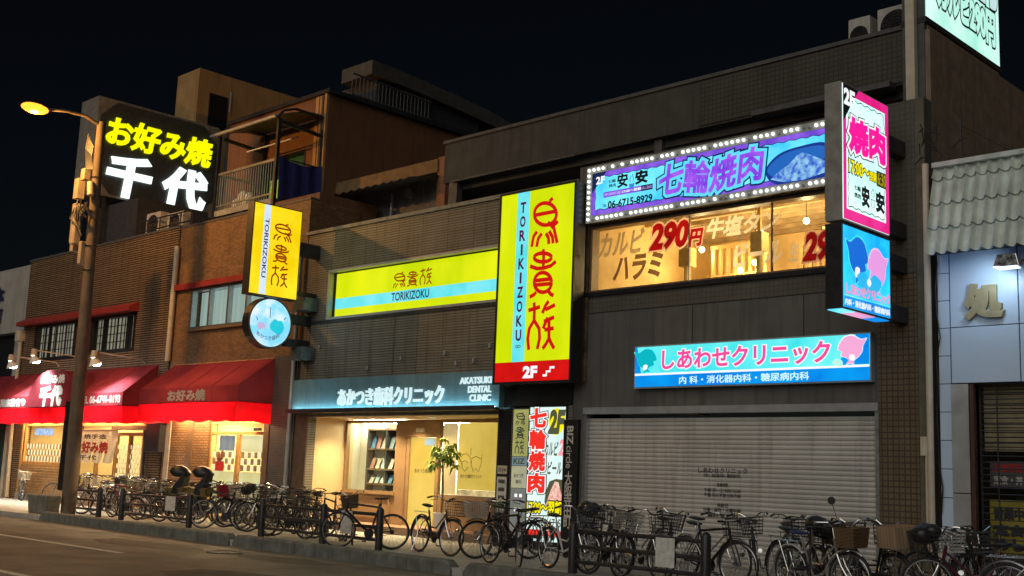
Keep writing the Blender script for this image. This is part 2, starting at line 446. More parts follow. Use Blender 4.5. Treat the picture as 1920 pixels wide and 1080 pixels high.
for i in range(9):
    x1 = -16.0 - i*12; g.box(x1-6.2, x1, 7.05, 7.2, .002, .005)
tag(g.build('road_marking', m_paint), kind='structure')
m_patch = M('asphalt_patch', (.085,.08,.072), .7, var=.3, vs=2, bump=.6, bs=150)
g = MB()
rnd = random.Random(21)
for (cx_, cy_, rx, ry) in ((-21.5,11.9,1.9,.7),(-26.5,8.9,3.2,.6),(-17.5,12.3,1.3,.5),(-31,11.7,2.6,.5),(-15,9.6,1.5,.8)):
    g.poly([(cx_+rx*math.cos(2*PI*i/22)*rnd.uniform(.8,1.1), cy_+ry*math.sin(2*PI*i/22)*rnd.uniform(.75,1.1), .0015) for i in range(22)])
g.box(-60,-5,12.55,12.62,.0005,.0012)
tag(g.build('road_patch', m_patch), kind='structure')
mh = thing('manhole_cover', 'round iron manhole cover in the road near the kerb', 'manhole', (-19.2,12.2,0))
MB().disc((-19.2,12.2,.001), (0,0,1), .33, .006, 28).build('cover', m_dark, mh)
mr_ = MB(); mr_.ring((-19.2,12.2,.008), (0,0,1), .33, .012, 28, 5)
for k in range(-3,4): mr_.box(-19.2-.26+abs(k)*.03,-19.2+.26-abs(k)*.03,12.2+k*.08-.012,12.2+k*.08+.012,.0065,.011)
mr_.build('rim', m_dkgrey, mh)
# kerb stones: three rows of concrete blocks with rounded ends
def kerb_row(xa, xb):
    g = MB(); n = max(1, round((xb-xa)/1.2)); st = (xb-xa)/n
    for i in range(n):
        a, b = xa+i*st+.006, xa+(i+1)*st-.006
        prof = [(0,-.01),(0,.2),(.03,.235),(.2,.235),(.23,.2),(.23,.1)]
        rows = []
        es = [(a,1),(b,1)]
        if i == 0: es = [(a,.35),(a+.05,.75),(a+.14,1),(b,1)]
        if i == n-1: es = es[:-1] + [(b-.14,1),(b-.05,.75),(b,.35)]
        for x, k in es: rows.append([(x, yk(x)-.05+p[0], max(-.01, p[1]*k)) for p in prof])
        vs = [p for r in rows for p in r]; m = len(prof); fs = []
        for r in range(len(rows)-1):
            for j in range(m-1): fs.append((r*m+j, (r+1)*m+j, (r+1)*m+j+1, r*m+j+1))
        fs.append(tuple(range(m))); fs.append(tuple((len(rows)-1)*m+j for j in reversed(range(m))))
        g.add(vs, fs)
    tag(g.build('kerb', m_kerb), kind='structure')
kerb_row(-30.35, -20.9); kerb_row(-20.75, -14.05); kerb_row(-13.75, 3.0)

# ------------------------------------------------------------------ street lamp with its boxes
LX = -31.2; PY = 14.72
lamp = thing('street_lamp', 'tall tapering concrete street lamp pole with glowing orange lamp over the road', 'street lamp', (-31.05, PY, SW))
pt = lambda z: (-31.05 - .32*(z/11.2), PY, z)
MB().tube([pt(SW), pt(3), pt(7), pt(11.25)], [.2,.185,.15,.12], 16).build('pole', m_pole, lamp, smooth=True)
MB().tube([pt(11.15), (LX-.15,14.2,11.32), (LX-.12,13.6,11.3), (LX-.1,13.05,11.2)], [.06,.05,.045,.04], 8).build('arm', m_pole, lamp, smooth=True)
hd = MB().ball((LX-.1, 12.78, 11.22), .2, 14, 8, (.75,1.75,.5)).build('lamp_head', m_dkgrey, lamp, smooth=True)
MB().ball((LX-.1, 12.74, 11.15), .24, 14, 8, (.85,1.6,.62)).build('lens', E('sodium_lens', (1.0,.30,.02), 3.0), hd, smooth=True)
def sodium_box(name, px, pyt, pyb, w, d, off, mat, r=.02):
    a = at(px, (pyt+pyb)/2, Y=PY); zt = at(px, pyt, Y=PY).z; zb = at(px, pyb, Y=PY).z
    MB().box(a.x-w/2, a.x+w/2, PY-off-d/2, PY-off+d/2, zb, zt).build(name, mat, lamp, bevel=r)
m_box = M('box_paint', (.42,.36,.27), .55, var=.2, streak=.3)
sodium_box('terminal_box', 152, 337, 374, .26, .24, .05, m_box)
sodium_box('terminal_box', 168, 319, 340, .24, .2, .12, m_box)
sodium_box('terminal_box', 144, 384, 455, .22, .24, .02, m_box)
sodium_box('terminal_box', 157, 390, 460, .26, .2, .22, m_box)
sodium_box('terminal_box', 145, 456, 473, .24, .26, .05, m_box)
sodium_box('terminal_box', 161, 455, 496, .18, .2, .1, m_box)
MB().tube([at(170,342,Y=PY-.2), at(170,366,Y=PY-.2)], .1, 12).build('insulator', m_cream, lamp, smooth=True)
cb = MB()
for i in range(7):
    a = at(166+i*1.5, 250+i*4, Y=PY-.1); b = at(168+i*2-6, 318, Y=PY-.14)
    cb.tube([a, (a+b)/2+Vector((-.12,0,.1)), b], .014, 5)
for i in range(9):
    p = at(150+random.uniform(-8,22), 372+random.uniform(0,20), Y=PY-.28); q = at(158+random.uniform(-14,14), 405+random.uniform(0,45), Y=PY-.3)
    cb.tube([p, (p+q)/2+Vector((random.uniform(-.25,.25),-.1,random.uniform(-.1,.1))), q], .022, 5)
cb.build('cable', m_black, lamp)
bd = MB()
for z in (6.9,7.6,8.6,9.6): bd.ring(pt(z), (0,0,1), .165, .014, 16, 5)
bd.build('band', m_dark, lamp)
MB().box(-31.62,-31.3,PY-.12,PY+.1,.75,3.2).build('control_box', m_black, lamp, bevel=.02)
ld = bpy.data.lights.new('sodium', 'POINT'); ld.energy = 1450; ld.color = (1.0,.45,.09); ld.shadow_soft_size = .12
lo = bpy.data.objects.new('sodium_light', ld); COL.objects.link(lo); lo.parent = lamp; lo.location = Vector((LX-.1,12.74,10.95)) - Vector(lamp.location)
b = thing('concrete_block', 'weathered grey concrete block at the foot of the street lamp pole', 'block', (-31.5, 14.3, SW))
MB().add([(-32.05,14.05,SW),(-31.0,14.05,SW),(-31.0,14.45,SW),(-32.05,14.45,SW),(-32.2,14.05,.62),(-30.95,14.05,.62),(-30.95,14.45,.62),(-32.2,14.45,.62)],
         [(0,3,2,1),(4,5,6,7),(0,1,5,4),(1,2,6,5),(2,3,7,6),(3,0,4,7)]).build('body', m_kerb, b, bevel=.03)

# ------------------------------------------------------------------ building at the far end
b0 = thing('end_building', 'plain pale grey building at the far end of the row', 'building', (-47, YF, SW))
w = MB(); w.wall(-56,-43.6,SW,8.85,YF+.05,YF+.3,[(-47,-43.9,SW,2.85),(-47,-44.3,4.2,6.3)]); w.build('wall', m_greywall, b0); MB().box(-56,-43.6,YF+.31,30,SW,8.6).build('rear_block', m_greywall, b0)
sh = MB()
for i in range(36): sh.box(-47,-43.9,YF+.12-.02*(i % 2),YF+.2,.12+i*.076,.12+(i+1)*.076-.003)
sh.build('shutter', M('green_shutter', (.04,.07,.06), .5), b0)
MB().frame(-47,-44.3,4.2,6.3,YF+.04,YF+.28,.08).build('window_frame', m_dark, b0)
MB().box(-46.92,-44.38,YF+.2,YF+.22,4.28,6.22).build('window', M('dark_pane', (.02,.02,.025), .1, bump=0), b0)
MB().box(-43.88,-43.62,YF-.12,YF+.04,SW,2.75).build('pillar', m_cream, b0)
dp = MB(); dp.box(-43.75,-43.3,YF-.2,YF,5.9,6.3); dp.tube([(-43.45,YF-.1,5.95),(-43.42,YF-.1,3.2),(-43.2,YF-.1,.15)], .07, 8)
dp.build('downpipe', m_cream, b0, smooth=True)
for k, (ch, z) in enumerate((('本',7.55),('店',6.75))):
    letters(b0, ch, M('navy_letter', (.02,.03,.09), .4), YF, FRONT, (-46.6,-45.75,z,z+.6), .05, name='lettering')

# ------------------------------------------------------------------ ribbed-tile eating house with red awning
B1A, B1B, B1T = -43.5, -32.6, 8.92
b1 = thing('ribbed_tile_house', 'brown ribbed tile two storey eating house with lattice windows behind the lamp pole', 'building', ((B1A+B1B)/2, YF, SW))
w = MB()
w.wall(B1A,B1B,SW,B1T,YF,YF+.25,[(-42.5,-39.0,.35,2.85),(-38.35,-33.75,SW,2.85),(-42.42,-39.1,5.1,6.42),(-38.0,-34.92,5.16,6.42)])
w.box(B1A,B1B,22.6,32,SW,B1T-.3); w.box(B1A,B1A+.2,YF+.26,22.59,SW,B1T); w.box(B1B-.2,B1B,YF+.26,22.59,SW,B1T)
w.build('wall', m_ribtile, b1)
MB().box(B1A-.02,B1B+.02,YF-.04,YF+.3,B1T+.001,B1T+.08).build('coping', m_dkgrey, b1)
MB().box(B1A+.21,B1B-.21,YF+.26,22.59,8.3,8.5).build('roof', m_conc, b1)
fl = MB(); fl.box(B1A+.21,B1B-.21,YF+.26,22.59,3.0,3.1); fl.box(B1A+.21,B1B-.21,21.9,22.0,.12,2.99); fl.box(-38.75,-38.6,YF+.26,21.89,.12,2.99)
fl.box(B1A+.21,B1A+.26,YF+.27,21.89,.12,2.99); fl.build('interior', m_plaster, b1)
lt = MB()
for x in (-41.5,-40,-37.5,-35): lt.box(x-.5,x+.5,19.6,20.4,2.93,2.97)
lt.build('ceiling_light', E('shop_light', (1.0,.72,.36), 42), b1)
m_pane1 = E2('curtained_pane', (.16,.15,.11), (.42,.40,.30), .75, 1.6, .3, .7, (3.2,1,.15))
def lattice(x0, x1, z0, z1, nx, nz, dark):
    fr = MB().frame(x0,x1,z0,z1,YF-.03,YF+.2,.1).build('window_frame', m_black, b1)
    MB().box(x0+.1,x1-.1,YF+.17,YF+.19,z0+.1,z1-.1).build('pane', m_pane1, fr)
    gr = MB()
    for i in range(1, nx):
        x = x0+.1+(x1-x0-.2)*i/nx; gr.box(x-.018,x+.018,YF+.05,YF+.075,z0+.1,z1-.1)
    for j in range(1, nz):
        z = z0+.1+(z1-z0-.2)*j/nz; gr.box(x0+.1,x1-.1,YF+.078,YF+.1,z-.014,z+.014)
    gr.build('lattice', m_black, fr)
    pn = MB()
    for a, c in dark: pn.box(x0+a*(x1-x0), x0+c*(x1-x0), YF+.11, YF+.13, z0+.1, z1-.1)
    pn.build('stile', m_black, fr)
lattice(-42.42,-39.1,5.1,6.42,14,4,[(.16,.2),(.28,.31),(.42,.44),(.66,.69)])
lattice(-38.0,-34.92,5.16,6.42,12,4,[(.03,.07),(.2,.32),(.52,.55),(.73,.84)])
hood = MB()
hood.add([(-43.45,YF-.003,6.75),(-34.78,YF-.003,6.75),(-34.78,YF-.34,6.56),(-43.45,YF-.34,6.56),(-43.45,YF-.34,6.43),(-34.78,YF-.34,6.43),(-34.78,YF-.003,6.43),(-43.45,YF-.003,6.43)],
         [(0,3,2,1),(3,4,5,2),(4,7,6,5),(0,7,4,3),(1,2,5,6)])
hood.build('window_hood', m_redtrim, b1)
# shop window and doors
fr = MB()
fr.frame(-42.5,-39.0,1.38,2.85,YF+.02,YF+.14,.09); fr.box(-42.62,-42.5,YF-.04,YF+.2,.35,2.9); fr.box(-39.0,-38.35,YF-.03,YF+.2,SW,2.9)
fr.build('shop_window_frame', m_wood, b1)
MB().box(-42.41,-39.09,YF+.07,YF+.085,1.47,2.76).build('shop_window', m_glass, b1)
pat = MB()
for r_ in range(3):
    for i in range(13):
        x = -42.3 + i*.25 + (.125 if r_ % 2 else 0); z = 1.5 + r_*.22
        if x < -39.25: pat.box(x,x+.11,YF+.063,YF+.067,z,z+.17)
pat.build('frosted_pattern', E('frost_lit', (.95,.85,.55), .95), b1)
pat = MB()
for r_ in range(3):
    for i in range(13):
        x = -42.175 + i*.25 + (.125 if r_ % 2 else 0); z = 1.5 + r_*.22
        if x < -39.25: pat.box(x,x+.11,YF+.063,YF+.067,z,z+.17)
pat.build('amber_pattern', M('amber_film', (.34,.2,.08), .5), b1)
MB().box(-42.0,-40.55,YF+.16,YF+.2,2.42,2.66).build('window_notice', E2('blue_notice', (.25,.38,.8), (.7,.8,1), 1.0, 9, .4,.6), b1)
pl = MB()
for i in range(11): pl.box(-42.5,-39.0,YF-.02-.012*(i % 2),YF+.1,.36+i*.093,.36+(i+1)*.093-.006)
pl.build('wood_siding', m_plank, b1)
MB().box(-42.55,-39.0,YF-.1,YF+.1,SW,.355).build('base_course', m_conc, b1)
MB().box(-42.2,-41.8,YF-.06,YF-.04,.78,.92).build('vent', m_dark, b1)
fr = MB(); fr.frame(-38.35,-33.75,SW,2.85,YF+.02,YF+.16,.1)
for x in (-36.9,-35.6,-34.7): fr.box(x-.05,x+.05,YF+.03,YF+.15,.22,2.45)
fr.box(-38.25,-33.85,YF+.03,YF+.15,2.42,2.52); fr.box(-38.25,-33.85,YF+.05,YF+.13,.22,.7)
fr.build('sliding_door', m_wood, b1)
MB().box(-38.25,-33.85,YF+.085,YF+.1,.7,2.42).build('door_pane', m_glass, b1)
pat = MB()
for r_ in range(9):
    for i in range(18):
        x = -35.5 + (i % 2)*.12 + (i//2)*.2
        if r_ % 2 == i % 2 and x < -33.95: pat.box(x,x+.11,YF+.076,YF+.08,.8+r_*.15,.93+r_*.15)
pat.build('frosted_pattern', E('frost_lit2', (.95,.82,.45), .8), b1)
MB().box(-35.5,-32.62,YF-.2,YF-.03,2.6,2.72).build('rail', m_brown, b1)
MB().box(-33.14,-32.3,YF-.28,YF-.003,1.92,2.78).build('meter_box', m_dark, b1, bevel=.02)
pp = MB(); pp.tube([(-33.5,YF-.08,2.7),(-33.5,YF-.08,.15)], .05, 8); pp.tube([(-33.25,YF-.08,1.9),(-33.25,YF-.08,.15)], .03, 6)
pp.build('conduit', m_dkgrey, b1)
MB().tube([(-32.5,YF-.1,8.3),(-32.5,YF-.1,4.7)], .09, 10).build('downpipe', m_cream, b1, smooth=True)
rl = MB()
for z in (9.25,9.6): rl.tube([(-36,YF+.4,z),(-32.7,YF+.4,z)], .025, 6)
for i in range(6): rl.tube([(-36+i*.66,YF+.4,9.0),(-36+i*.66,YF+.4,9.6)], .02, 5)
rl.build('roof_railing', m_dark, b1)
MB().box(-41.2,at(256,410,Y=19.2).x,19.2,22.0,8.52,at(225,380,Y=19.2).z).build('roof_hut', M('roof_hut_wall', (.05,.05,.06), .6), b1)

def ac_unit(x0, x1, y0, y1, z0, z1, label):
    a = thing('condenser_unit', label, 'air conditioner', ((x0+x1)/2,(y0+y1)/2,z0), 'air conditioning condensers on the roofs')
    MB().box(x0,x1,y0,y1,z0+.06,z1).build('casing', m_acunit, a, bevel=.02)
    r_ = min(x1-x0, z1-z0)*.4; c = ((x0+x1)/2, y0-.012, (z0+z1)/2+.03)
    gl = MB()
    for k in range(5): gl.ring(c, (0,1,0), r_*(k+1)/5, .008, 20, 4)
    for k in range(8):
        an = PI*k/8; gl.tube([(c[0]-r_*math.cos(an),c[1],c[2]-r_*math.sin(an)),(c[0]+r_*math.cos(an),c[1],c[2]+r_*math.sin(an))], .006, 4)
    gl.build('fan_grille', m_dark, a)
    MB().disc((c[0],y0-.003,c[2]), (0,-1,0), r_, 0).build('fan_opening', m_black, a)
    ft = MB(); ft.box(x0+.05,x0+.12,y0,y1,z0,z0+.06); ft.box(x1-.12,x1-.05,y0,y1,z0,z0+.06); ft.build('foot', m_dark, a)
ac_unit(-35.9,-35.0,18.75,19.1,8.95,9.9,'tall pale condenser unit behind the railing under the black octagonal sign')
ac_unit(-34.5,-33.5,18.75,19.1,8.95,9.72,'shorter condenser unit beside the downpipe on the ribbed tile house')

# ------------------------------------------------------------------ awnings
def awning(name, x0, x1, zt, yf, zf, zb, zv, label, seed):
    a = thing(name, label, 'awning', ((x0+x1)/2, YF, zb), 'red awnings over the eating house')
    c = MB()
    rnd = random.Random(seed); nu = int((x1-x0)/.12); vs = []; fs = []
    for i in range(nu+1):
        x = x0+(x1-x0)*i/nu; rib = abs(math.sin(PI*(x-x0)/((x1-x0)/max(2, round((x1-x0)/1.3)))))
        for j in range(13):
            if j <= 8: t = j/8; y, z = YF-.005+(yf-YF+.005)*t, zt+(zf-zt)*t; sag = .055*rib*math.sin(PI*t)+.006*math.sin(x*9+j)*math.sin(PI*t); y += sag*.6; z -= sag*.8
            else: t = (j-8)/4; y, z = yf+.02*rib*math.sin(PI*t)+.004*math.sin(x*7), zf+(zb-zf)*t
            vs.append((x, y, z))
    for i in range(nu):
        for j in range(12): fs.append((i*13+j, i*13+j+1, (i+1)*13+j+1, (i+1)*13+j))
    for e in (0, nu):
        k = len(vs); vs.append((x1 if e else x0, YF-.005, zb)); fs.append(tuple([e*13+j for j in range(13)]+[k]))
    c.add(vs, fs); c.build('canopy', m_awning, a, smooth=True)
    sm_ = MB(); ns = max(2, round((x1-x0)/1.3))
    for i in range(ns+1):
        x = x0+(x1-x0)*i/ns
        sm_.tube([(x,YF-.01,zt+.006),(x,yf-.004,zf+.006),(x,yf-.006,zb)], .007, 4)
    sm_.build('seam', M('awning_seam', (.12,.012,.02), .6), a)
    v = MB(); n = int((x1-x0)/.16)
    path = [(x0,YF-.03)] + [(x0, yf+(YF-yf)*(1-t/6)) for t in range(1,6)] + [(x0+(x1-x0)*i/n, yf) for i in range(n+1)] + [(x1, yf+(YF-yf)*t/6) for t in range(1,6)] + [(x1,YF-.03)]
    vs = []
    for i, (x, y) in enumerate(path):
        wv = .03*math.sin(i*.9+seed)+.03*math.sin(i*.31+seed*2)+rnd.uniform(-.025,.025)
        nx, ny = (0,-1) if abs(y-yf) < 1e-6 else ((1,0) if x > (x0+x1)/2 else (-1,0))
        for j, (z, k) in enumerate(((zb+.004,.15),((zb+zv)/2,.7),(zv+.025*math.sin(i*1.1),1.0))):
            vs.append((x+nx*(wv*k-.01), y+ny*(wv*k-.01), z))
    fs = []
    for i in range(len(path)-1):
        for j in range(2): fs.append((i*3+j, (i+1)*3+j, (i+1)*3+j+1, i*3+j+1))
    v.add(vs, fs); v.build('valance', m_valance, a, smooth=True)
    ar = MB()
    for x in (x0+.03, x1-.03): ar.tube([(x,yf+.02,zb),(x,YF,zb)], .018, 5)
    ar.tube([(x0,yf+.03,zb),(x1,yf+.03,zb)], .018, 5)
    ar.build('frame', m_dark, a)
    return a
m_wht = M('white_print', (.75,.72,.68), .6, var=.08)
m_dimw = M('faded_print', (.5,.46,.42), .6, var=.15)
aw1 = awning('shop_awning', -47.5,-33.19,4.62,17.10,3.69,3.29,2.76,'longer red awning with a rounded dormer and white lettering behind the lamp pole', 1)
ax0, ax1, azb, azt = -39.75,-36.02,3.30,4.52
arc = [(ax0+(ax1-ax0)*i/28, azb+(azt-azb)*max(0, 1-abs(2*i/28-1)**2.4)**.5) for i in range(29)]
d = MB(); f_, b_ = 16.98, YF-.01
d.add([(p[0],f_,p[1]) for p in arc], [tuple(range(29))])
d.add([(p[0],f_,p[1]) for p in arc] + [(p[0],b_,p[1]) for p in arc], [(i,i+29,i+30,i+1) for i in range(28)])
dm = d.build('dormer', m_awning, aw1)
def fb(*q): return fbox(*q)
letters(dm, 'お好み焼', m_wht, f_, FRONT, fb(78,705,720,121,f_), .05)
letters(dm, '千代', m_wht, f_, FRONT, fb(77,727,760,115,f_), .075, shear=.1)
letters(aw1, 'TEL 06-6741-0193', m_dimw, 17.10, FRONT, (-36.0,-33.35,3.38,3.6), .03)
letters(aw1, '二階座敷有り', m_wht, 17.10, FRONT, (-42.6,-40.15,3.36,3.62), .06)
aw2 = awning('shop_awning', -32.15,-26.81,4.56,17.08,3.74,3.31,2.78,'shorter plain red awning over the brown mosaic shop front', 4)
letters(aw2, 'お好み焼', m_dimw, 17.08, FRONT, fb(316,733,752,384,17.08), .05)
m_tube = E('warm_tube', (1.0,.72,.36), 100)
for a, x0, x1 in ((aw1,-42.3,-39.3),(aw1,-37.8,-34),(aw2,-31.6,-27.4)):
    MB().box(x0,x1,17.85,17.95,3.12,3.18).build('tube_light', m_tube, a)
# gooseneck floods over the dormer awning
m_flood = E('flood_lens', (.92,1.0,1.0), 40)
for i, (px, py, label) in enumerate(((22,688,'white gooseneck flood lamp farthest along, beside the grey end building'),(65,678,'white gooseneck flood lamp just above the rounded awning dormer'),(178,683,'white gooseneck flood lamp immediately behind the street lamp pole'))):
    p = at(px, py, Y=16.55)
    f = thing('flood_lamp', label, 'lamp', (p.x, YF, p.z+.3), 'gooseneck flood lamps over the red awning')
    MB().tube([(p.x,YF,p.z+.18),(p.x,YF-.1,p.z+.3),(p.x,p.y+.4,p.z+.36),(p.x,p.y-.03,p.z+.38)], .022, 8).build('arm', m_cream, f, smooth=True)
    MB().tube([(p.x,p.y-.05,p.z+.42),(p.x,p.y-.05,p.z+.2)], [.09,.11], 10).build('socket', m_cream, f, smooth=True)
    hd = MB(); hd.tube([(p.x,p.y-.05,p.z+.2),(p.x,p.y-.02,p.z+.1),(p.x,p.y+.02,p.z+.0)], [.08,.13,.2], 14, cap=False); hd.build('shade', m_white, f, smooth=True)
    MB().ball((p.x,p.y+.03,p.z+.02), .15, 12, 6, (1.1,1,.5)).build('bulb', m_flood, f, smooth=True)
    ld = bpy.data.lights.new('flood', 'SPOT'); ld.energy = 560; ld.spot_size = math.radians(120); ld.spot_blend = .6; ld.color = (.88,1.0,1.0); ld.shadow_soft_size = .15
    lo = bpy.data.objects.new('flood_light', ld); COL.objects.link(lo); lo.parent = f; lo.location = (0, p.y+.03-YF, -.42)
    lo.rotation_euler = Vector((0,-.55,1)).to_track_quat('Z','Y').to_euler()
# noren
nr = thing('noren_curtain', 'pale split door curtain with red brush lettering under the long awning', 'curtain', (-36.6,YF-.15,2.6))
v = MB(); n = 60; vs = []; fs = []
for i in range(n+1):
    x = -38.1+3.0*i/n
    for j in range(7):
        t = j/6; vs.append((x, YF-.16+.05*t*math.sin(i*.85)-.1*t*t, 2.58-1.05*t+.02*math.sin(i*1.3)*t))
for i in range(n):
    if i % 15 == 14: r0 = 2
    else: r0 = 6
    for j in range(r0): fs.append((i*7+j,(i+1)*7+j,(i+1)*7+j+1,i*7+j+1))
v.add(vs, fs); v.build('cloth', CLOTH('noren_cloth', (.55,.5,.42), .3), nr, smooth=True)
MB().tube([(-38.2,YF-.16,2.6),(-34.95,YF-.16,2.6)], .022, 8).build('pole', m_brown, nr)
m_redp = M('red_print', (.4,.02,.02), .6); m_blkp = M('black_print', (.03,.03,.03), .6)
letters(nr, '焼手造', m_blkp, YF-.2, FRONT, (-37.3,-35.75,2.3,2.45), .03, lift=.03)
letters(nr, 'お好み焼', m_redp, YF-.24, FRONT, (-37.8,-35.5,1.85,2.2), .05, lift=.04)
letters(nr, '千代', m_blkp, YF-.28, FRONT, (-37.3,-36.1,1.62,1.76), .03, lift=.05)

# ------------------------------------------------------------------ black octagonal roof sign
CX = -39.49
cs = thing('roof_sign', 'big black octagonal roof sign with glowing yellow and white brush characters', 'sign', (CX-.6,20.8,8.95))
y0, y1, z0, z1 = 18.37, 23.4, 11.1, 14.75
MB().box(CX-1.4,CX-.06,y0,y1,z0,z1).build('casing', M('sign_casing', (.2,.2,.185), .6, streak=.3), cs)
ch = .62
oc = [(y0+.1+ch,z0+.1),(y1-.1-ch,z0+.1),(y1-.1,z0+.1+ch),(y1-.1,z1-.1-ch),(y1-.1-ch,z1-.1),(y0+.1+ch,z1-.1),(y0+.1,z1-.1-ch),(y0+.1,z0+.1+ch)]
MB().add([(CX-.055,p[0],p[1]) for p in oc]+[(CX,p[0],p[1]) for p in oc], [tuple(range(8,16))]+[(i,(i+1) % 8,8+(i+1) % 8,8+i) for i in range(8)]).build('face', M('sign_black', (.055,.06,.065), .35, bump=.05), cs)
lg = MB()
for y in (19.0,22.8):
    for x in (CX-1.2,CX-.2): lg.box(x-.06,x+.06,y-.06,y+.06,8.5,z0-.002)
lg.build('leg', m_dark, cs)
m_neony = E('neon_yellow', (.82,.85,.0), 1.25); m_neonw = E('neon_white', (.85,1.0,.95), 1.4)
ya, yb, za, zb_ = sbox(203,218,270,398,CX)
letters(cs, 'お好み焼', m_neony, CX, SIDE, (ya,yb,za+.02,zb_+.02), .036, shear=.12, lift=.09, solid=.06)
ya, yb, za, zb_ = sbox(206,287,362,385,CX)
letters(cs, '千 代', m_neonw, CX, SIDE, (ya,yb,za,zb_), .05, shear=.1, lift=.09, solid=.06)

# ------------------------------------------------------------------ brown mosaic shop house
B2A, B2B, B2T = -32.52, -25.72, 8.88
b2 = thing('mosaic_shop_house', 'brown mosaic clad shop house between the ribbed tile house and the dental clinic', 'building', ((B2A+B2B)/2,YF,SW))
w = MB(); w.wall(B2A,B2B,SW,B2T,YF,YF+.25,[(-29.9,-27.1,SW,2.86),(-31.53,-27.56,5.65,6.84)])
w.box(B2A,B2A+.2,YF+.26,19.9,SW,B2T); w.box(B2B-.2,B2B,YF+.26,19.9,SW,B2T); w.build('wall', m_brick2, b2)
MB().box(B2A,B2B,YF-.02,YF+.27,B2T+.001,B2T+.07).build('coping', m_dkgrey, b2)
MB().box(B2A+.21,B2B-.21,YF+.26,19.9,8.4,8.5).build('roof', m_conc, b2)
fl = MB(); fl.box(B2A+.21,B2B-.21,YF+.26,19.9,2.95,3.05); fl.box(B2A+.21,B2B-.21,20.4,20.5,.12,2.94); fl.box(-30.2,-30.1,YF+.26,20.39,.12,2.94)
fl.build('interior', m_plaster, b2)
MB().box(-29.5,-27.6,18.9,19.5,2.9,2.94).build('ceiling_light', E('shop_light2', (1.0,.75,.38), 90), b2)
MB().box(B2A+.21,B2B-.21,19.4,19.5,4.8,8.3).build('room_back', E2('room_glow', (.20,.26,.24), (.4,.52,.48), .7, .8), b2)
m_curt = E2('lit_curtain', (.42,.55,.5), (.72,.84,.76), .62, 1.5, .3,.7,(5,1,.05))
wf = MB().frame(-31.53,-27.56,5.65,6.84,YF-.02,YF+.16,.05)
for x in (-30.55,-29.52,-28.55): wf.box(x-.05,x+.05,YF,YF+.14,5.7,6.79)
wf = wf.build('window_frame', m_alu, b2)
MB().box(-31.48,-27.61,YF+.09,YF+.1,5.7,6.79).build('pane', m_glass, wf)
MB().box(-31.48,-27.61,YF+.3,YF+.31,5.7,6.79).build('curtain', m_curt, wf)
MB().box(-32.5,-27.2,YF-.14,YF-.003,6.88,7.06).build('window_hood', m_redtrim, b2)
MB().box(-31.6,-27.5,YF-.1,YF-.02,5.56,5.64).build('sill', m_brown, b2)
MB().box(-32.3,-32.05,YF-.06,YF-.003,SW,2.88).build('jamb', m_cream, b2)
MB().box(-32.04,-29.92,YF-.03,YF-.003,SW,2.88).build('brick_pier', m_shopbrick, b2)
MB().box(-31.05,-30.75,YF-.07,YF-.033,SW,2.88).build('pier_strip', m_brown, b2)
fr = MB(); fr.frame(-29.9,-27.1,SW,2.86,YF+.02,YF+.16,.08); fr.box(-29.82,-27.18,YF+.03,YF+.15,2.48,2.56); fr.box(-28.55,-28.4,YF+.03,YF+.15,.2,2.48)
fr.build('door_frame', m_wood, b2)
MB().box(-29.82,-27.18,YF+.085,YF+.095,.2,2.48).build('door_pane', m_glass, b2)
fp = MB(); fp.box(-29.8,-28.56,YF+.1,YF+.11,.25,1.45); fp.box(-28.38,-27.2,YF+.1,YF+.11,.25,1.45); fp.box(-28.38,-27.2,YF+.1,YF+.11,2.0,2.46)
fp.build('frosted_film', E2('frosted_film', (.82,.66,.28), (.98,.85,.48), 1.0, 1.2), b2)
ck = [MB(), MB()]
for c in range(16):
    for r_ in range(3):
        x = -29.78+c*.163
        if abs(x+28.55) < .17: continue
        ck[(c+r_) % 2].box(x,x+.15,YF+.073,YF+.078,1.47+r_*.18,1.47+(r_+1)*.18-.015)
ck[0].build('checker_film', E('check_light', (.95,.85,.5), .85), b2); ck[1].build('checker_film', M('check_dark', (.28,.25,.16), .6), b2)
cu_ = MB(); cu_.box(-29.55,-28.75,YF+.12,YF+.13,2.02,2.46); cu_.build('half_curtain', E2('grey_curtain', (.25,.27,.3), (.5,.5,.5), .8, 3, .3,.7,(6,1,.1)), b2)
ps = MB(); ps.box(-29.6,-29.15,YF+.06,YF+.066,1.45,1.72); ps.build('red_notice', M('red_notice', (.5,.03,.03), .5), b2)
ps = MB(); ps.ball((-29.45,YF+.05,1.86), .1, 8, 6, (1,.1,1.4)); ps.ball((-29.25,YF+.05,1.9), .1, 8, 6, (1,.1,1.4)); ps.build('poster_print', M('poster_print', (.25,.1,.06), .5), b2)
MB().box(-27.6,-27.3,YF-.06,YF+.018,2.58,2.66).build('door_sensor', m_dark, b2)
MB().box(-27.1,-26.85,YF-.06,YF-.003,SW,2.9).build('door_jamb', m_brown, b2)
MB().box(-26.82,-25.74,YF-.05,YF-.003,SW,4.6).build('tiled_pier', TILE('dark_rib', (.2,.17,.15), (.17,.145,.13), (.07,.06,.055), .2, .05, .009, .5, .5, .8, .2), b2)
MB().tube([(-25.83,YF-.12,7.4),(-25.83,YF-.12,.15)], .06, 10).build('downpipe', m_lightmetal, b2, smooth=True)
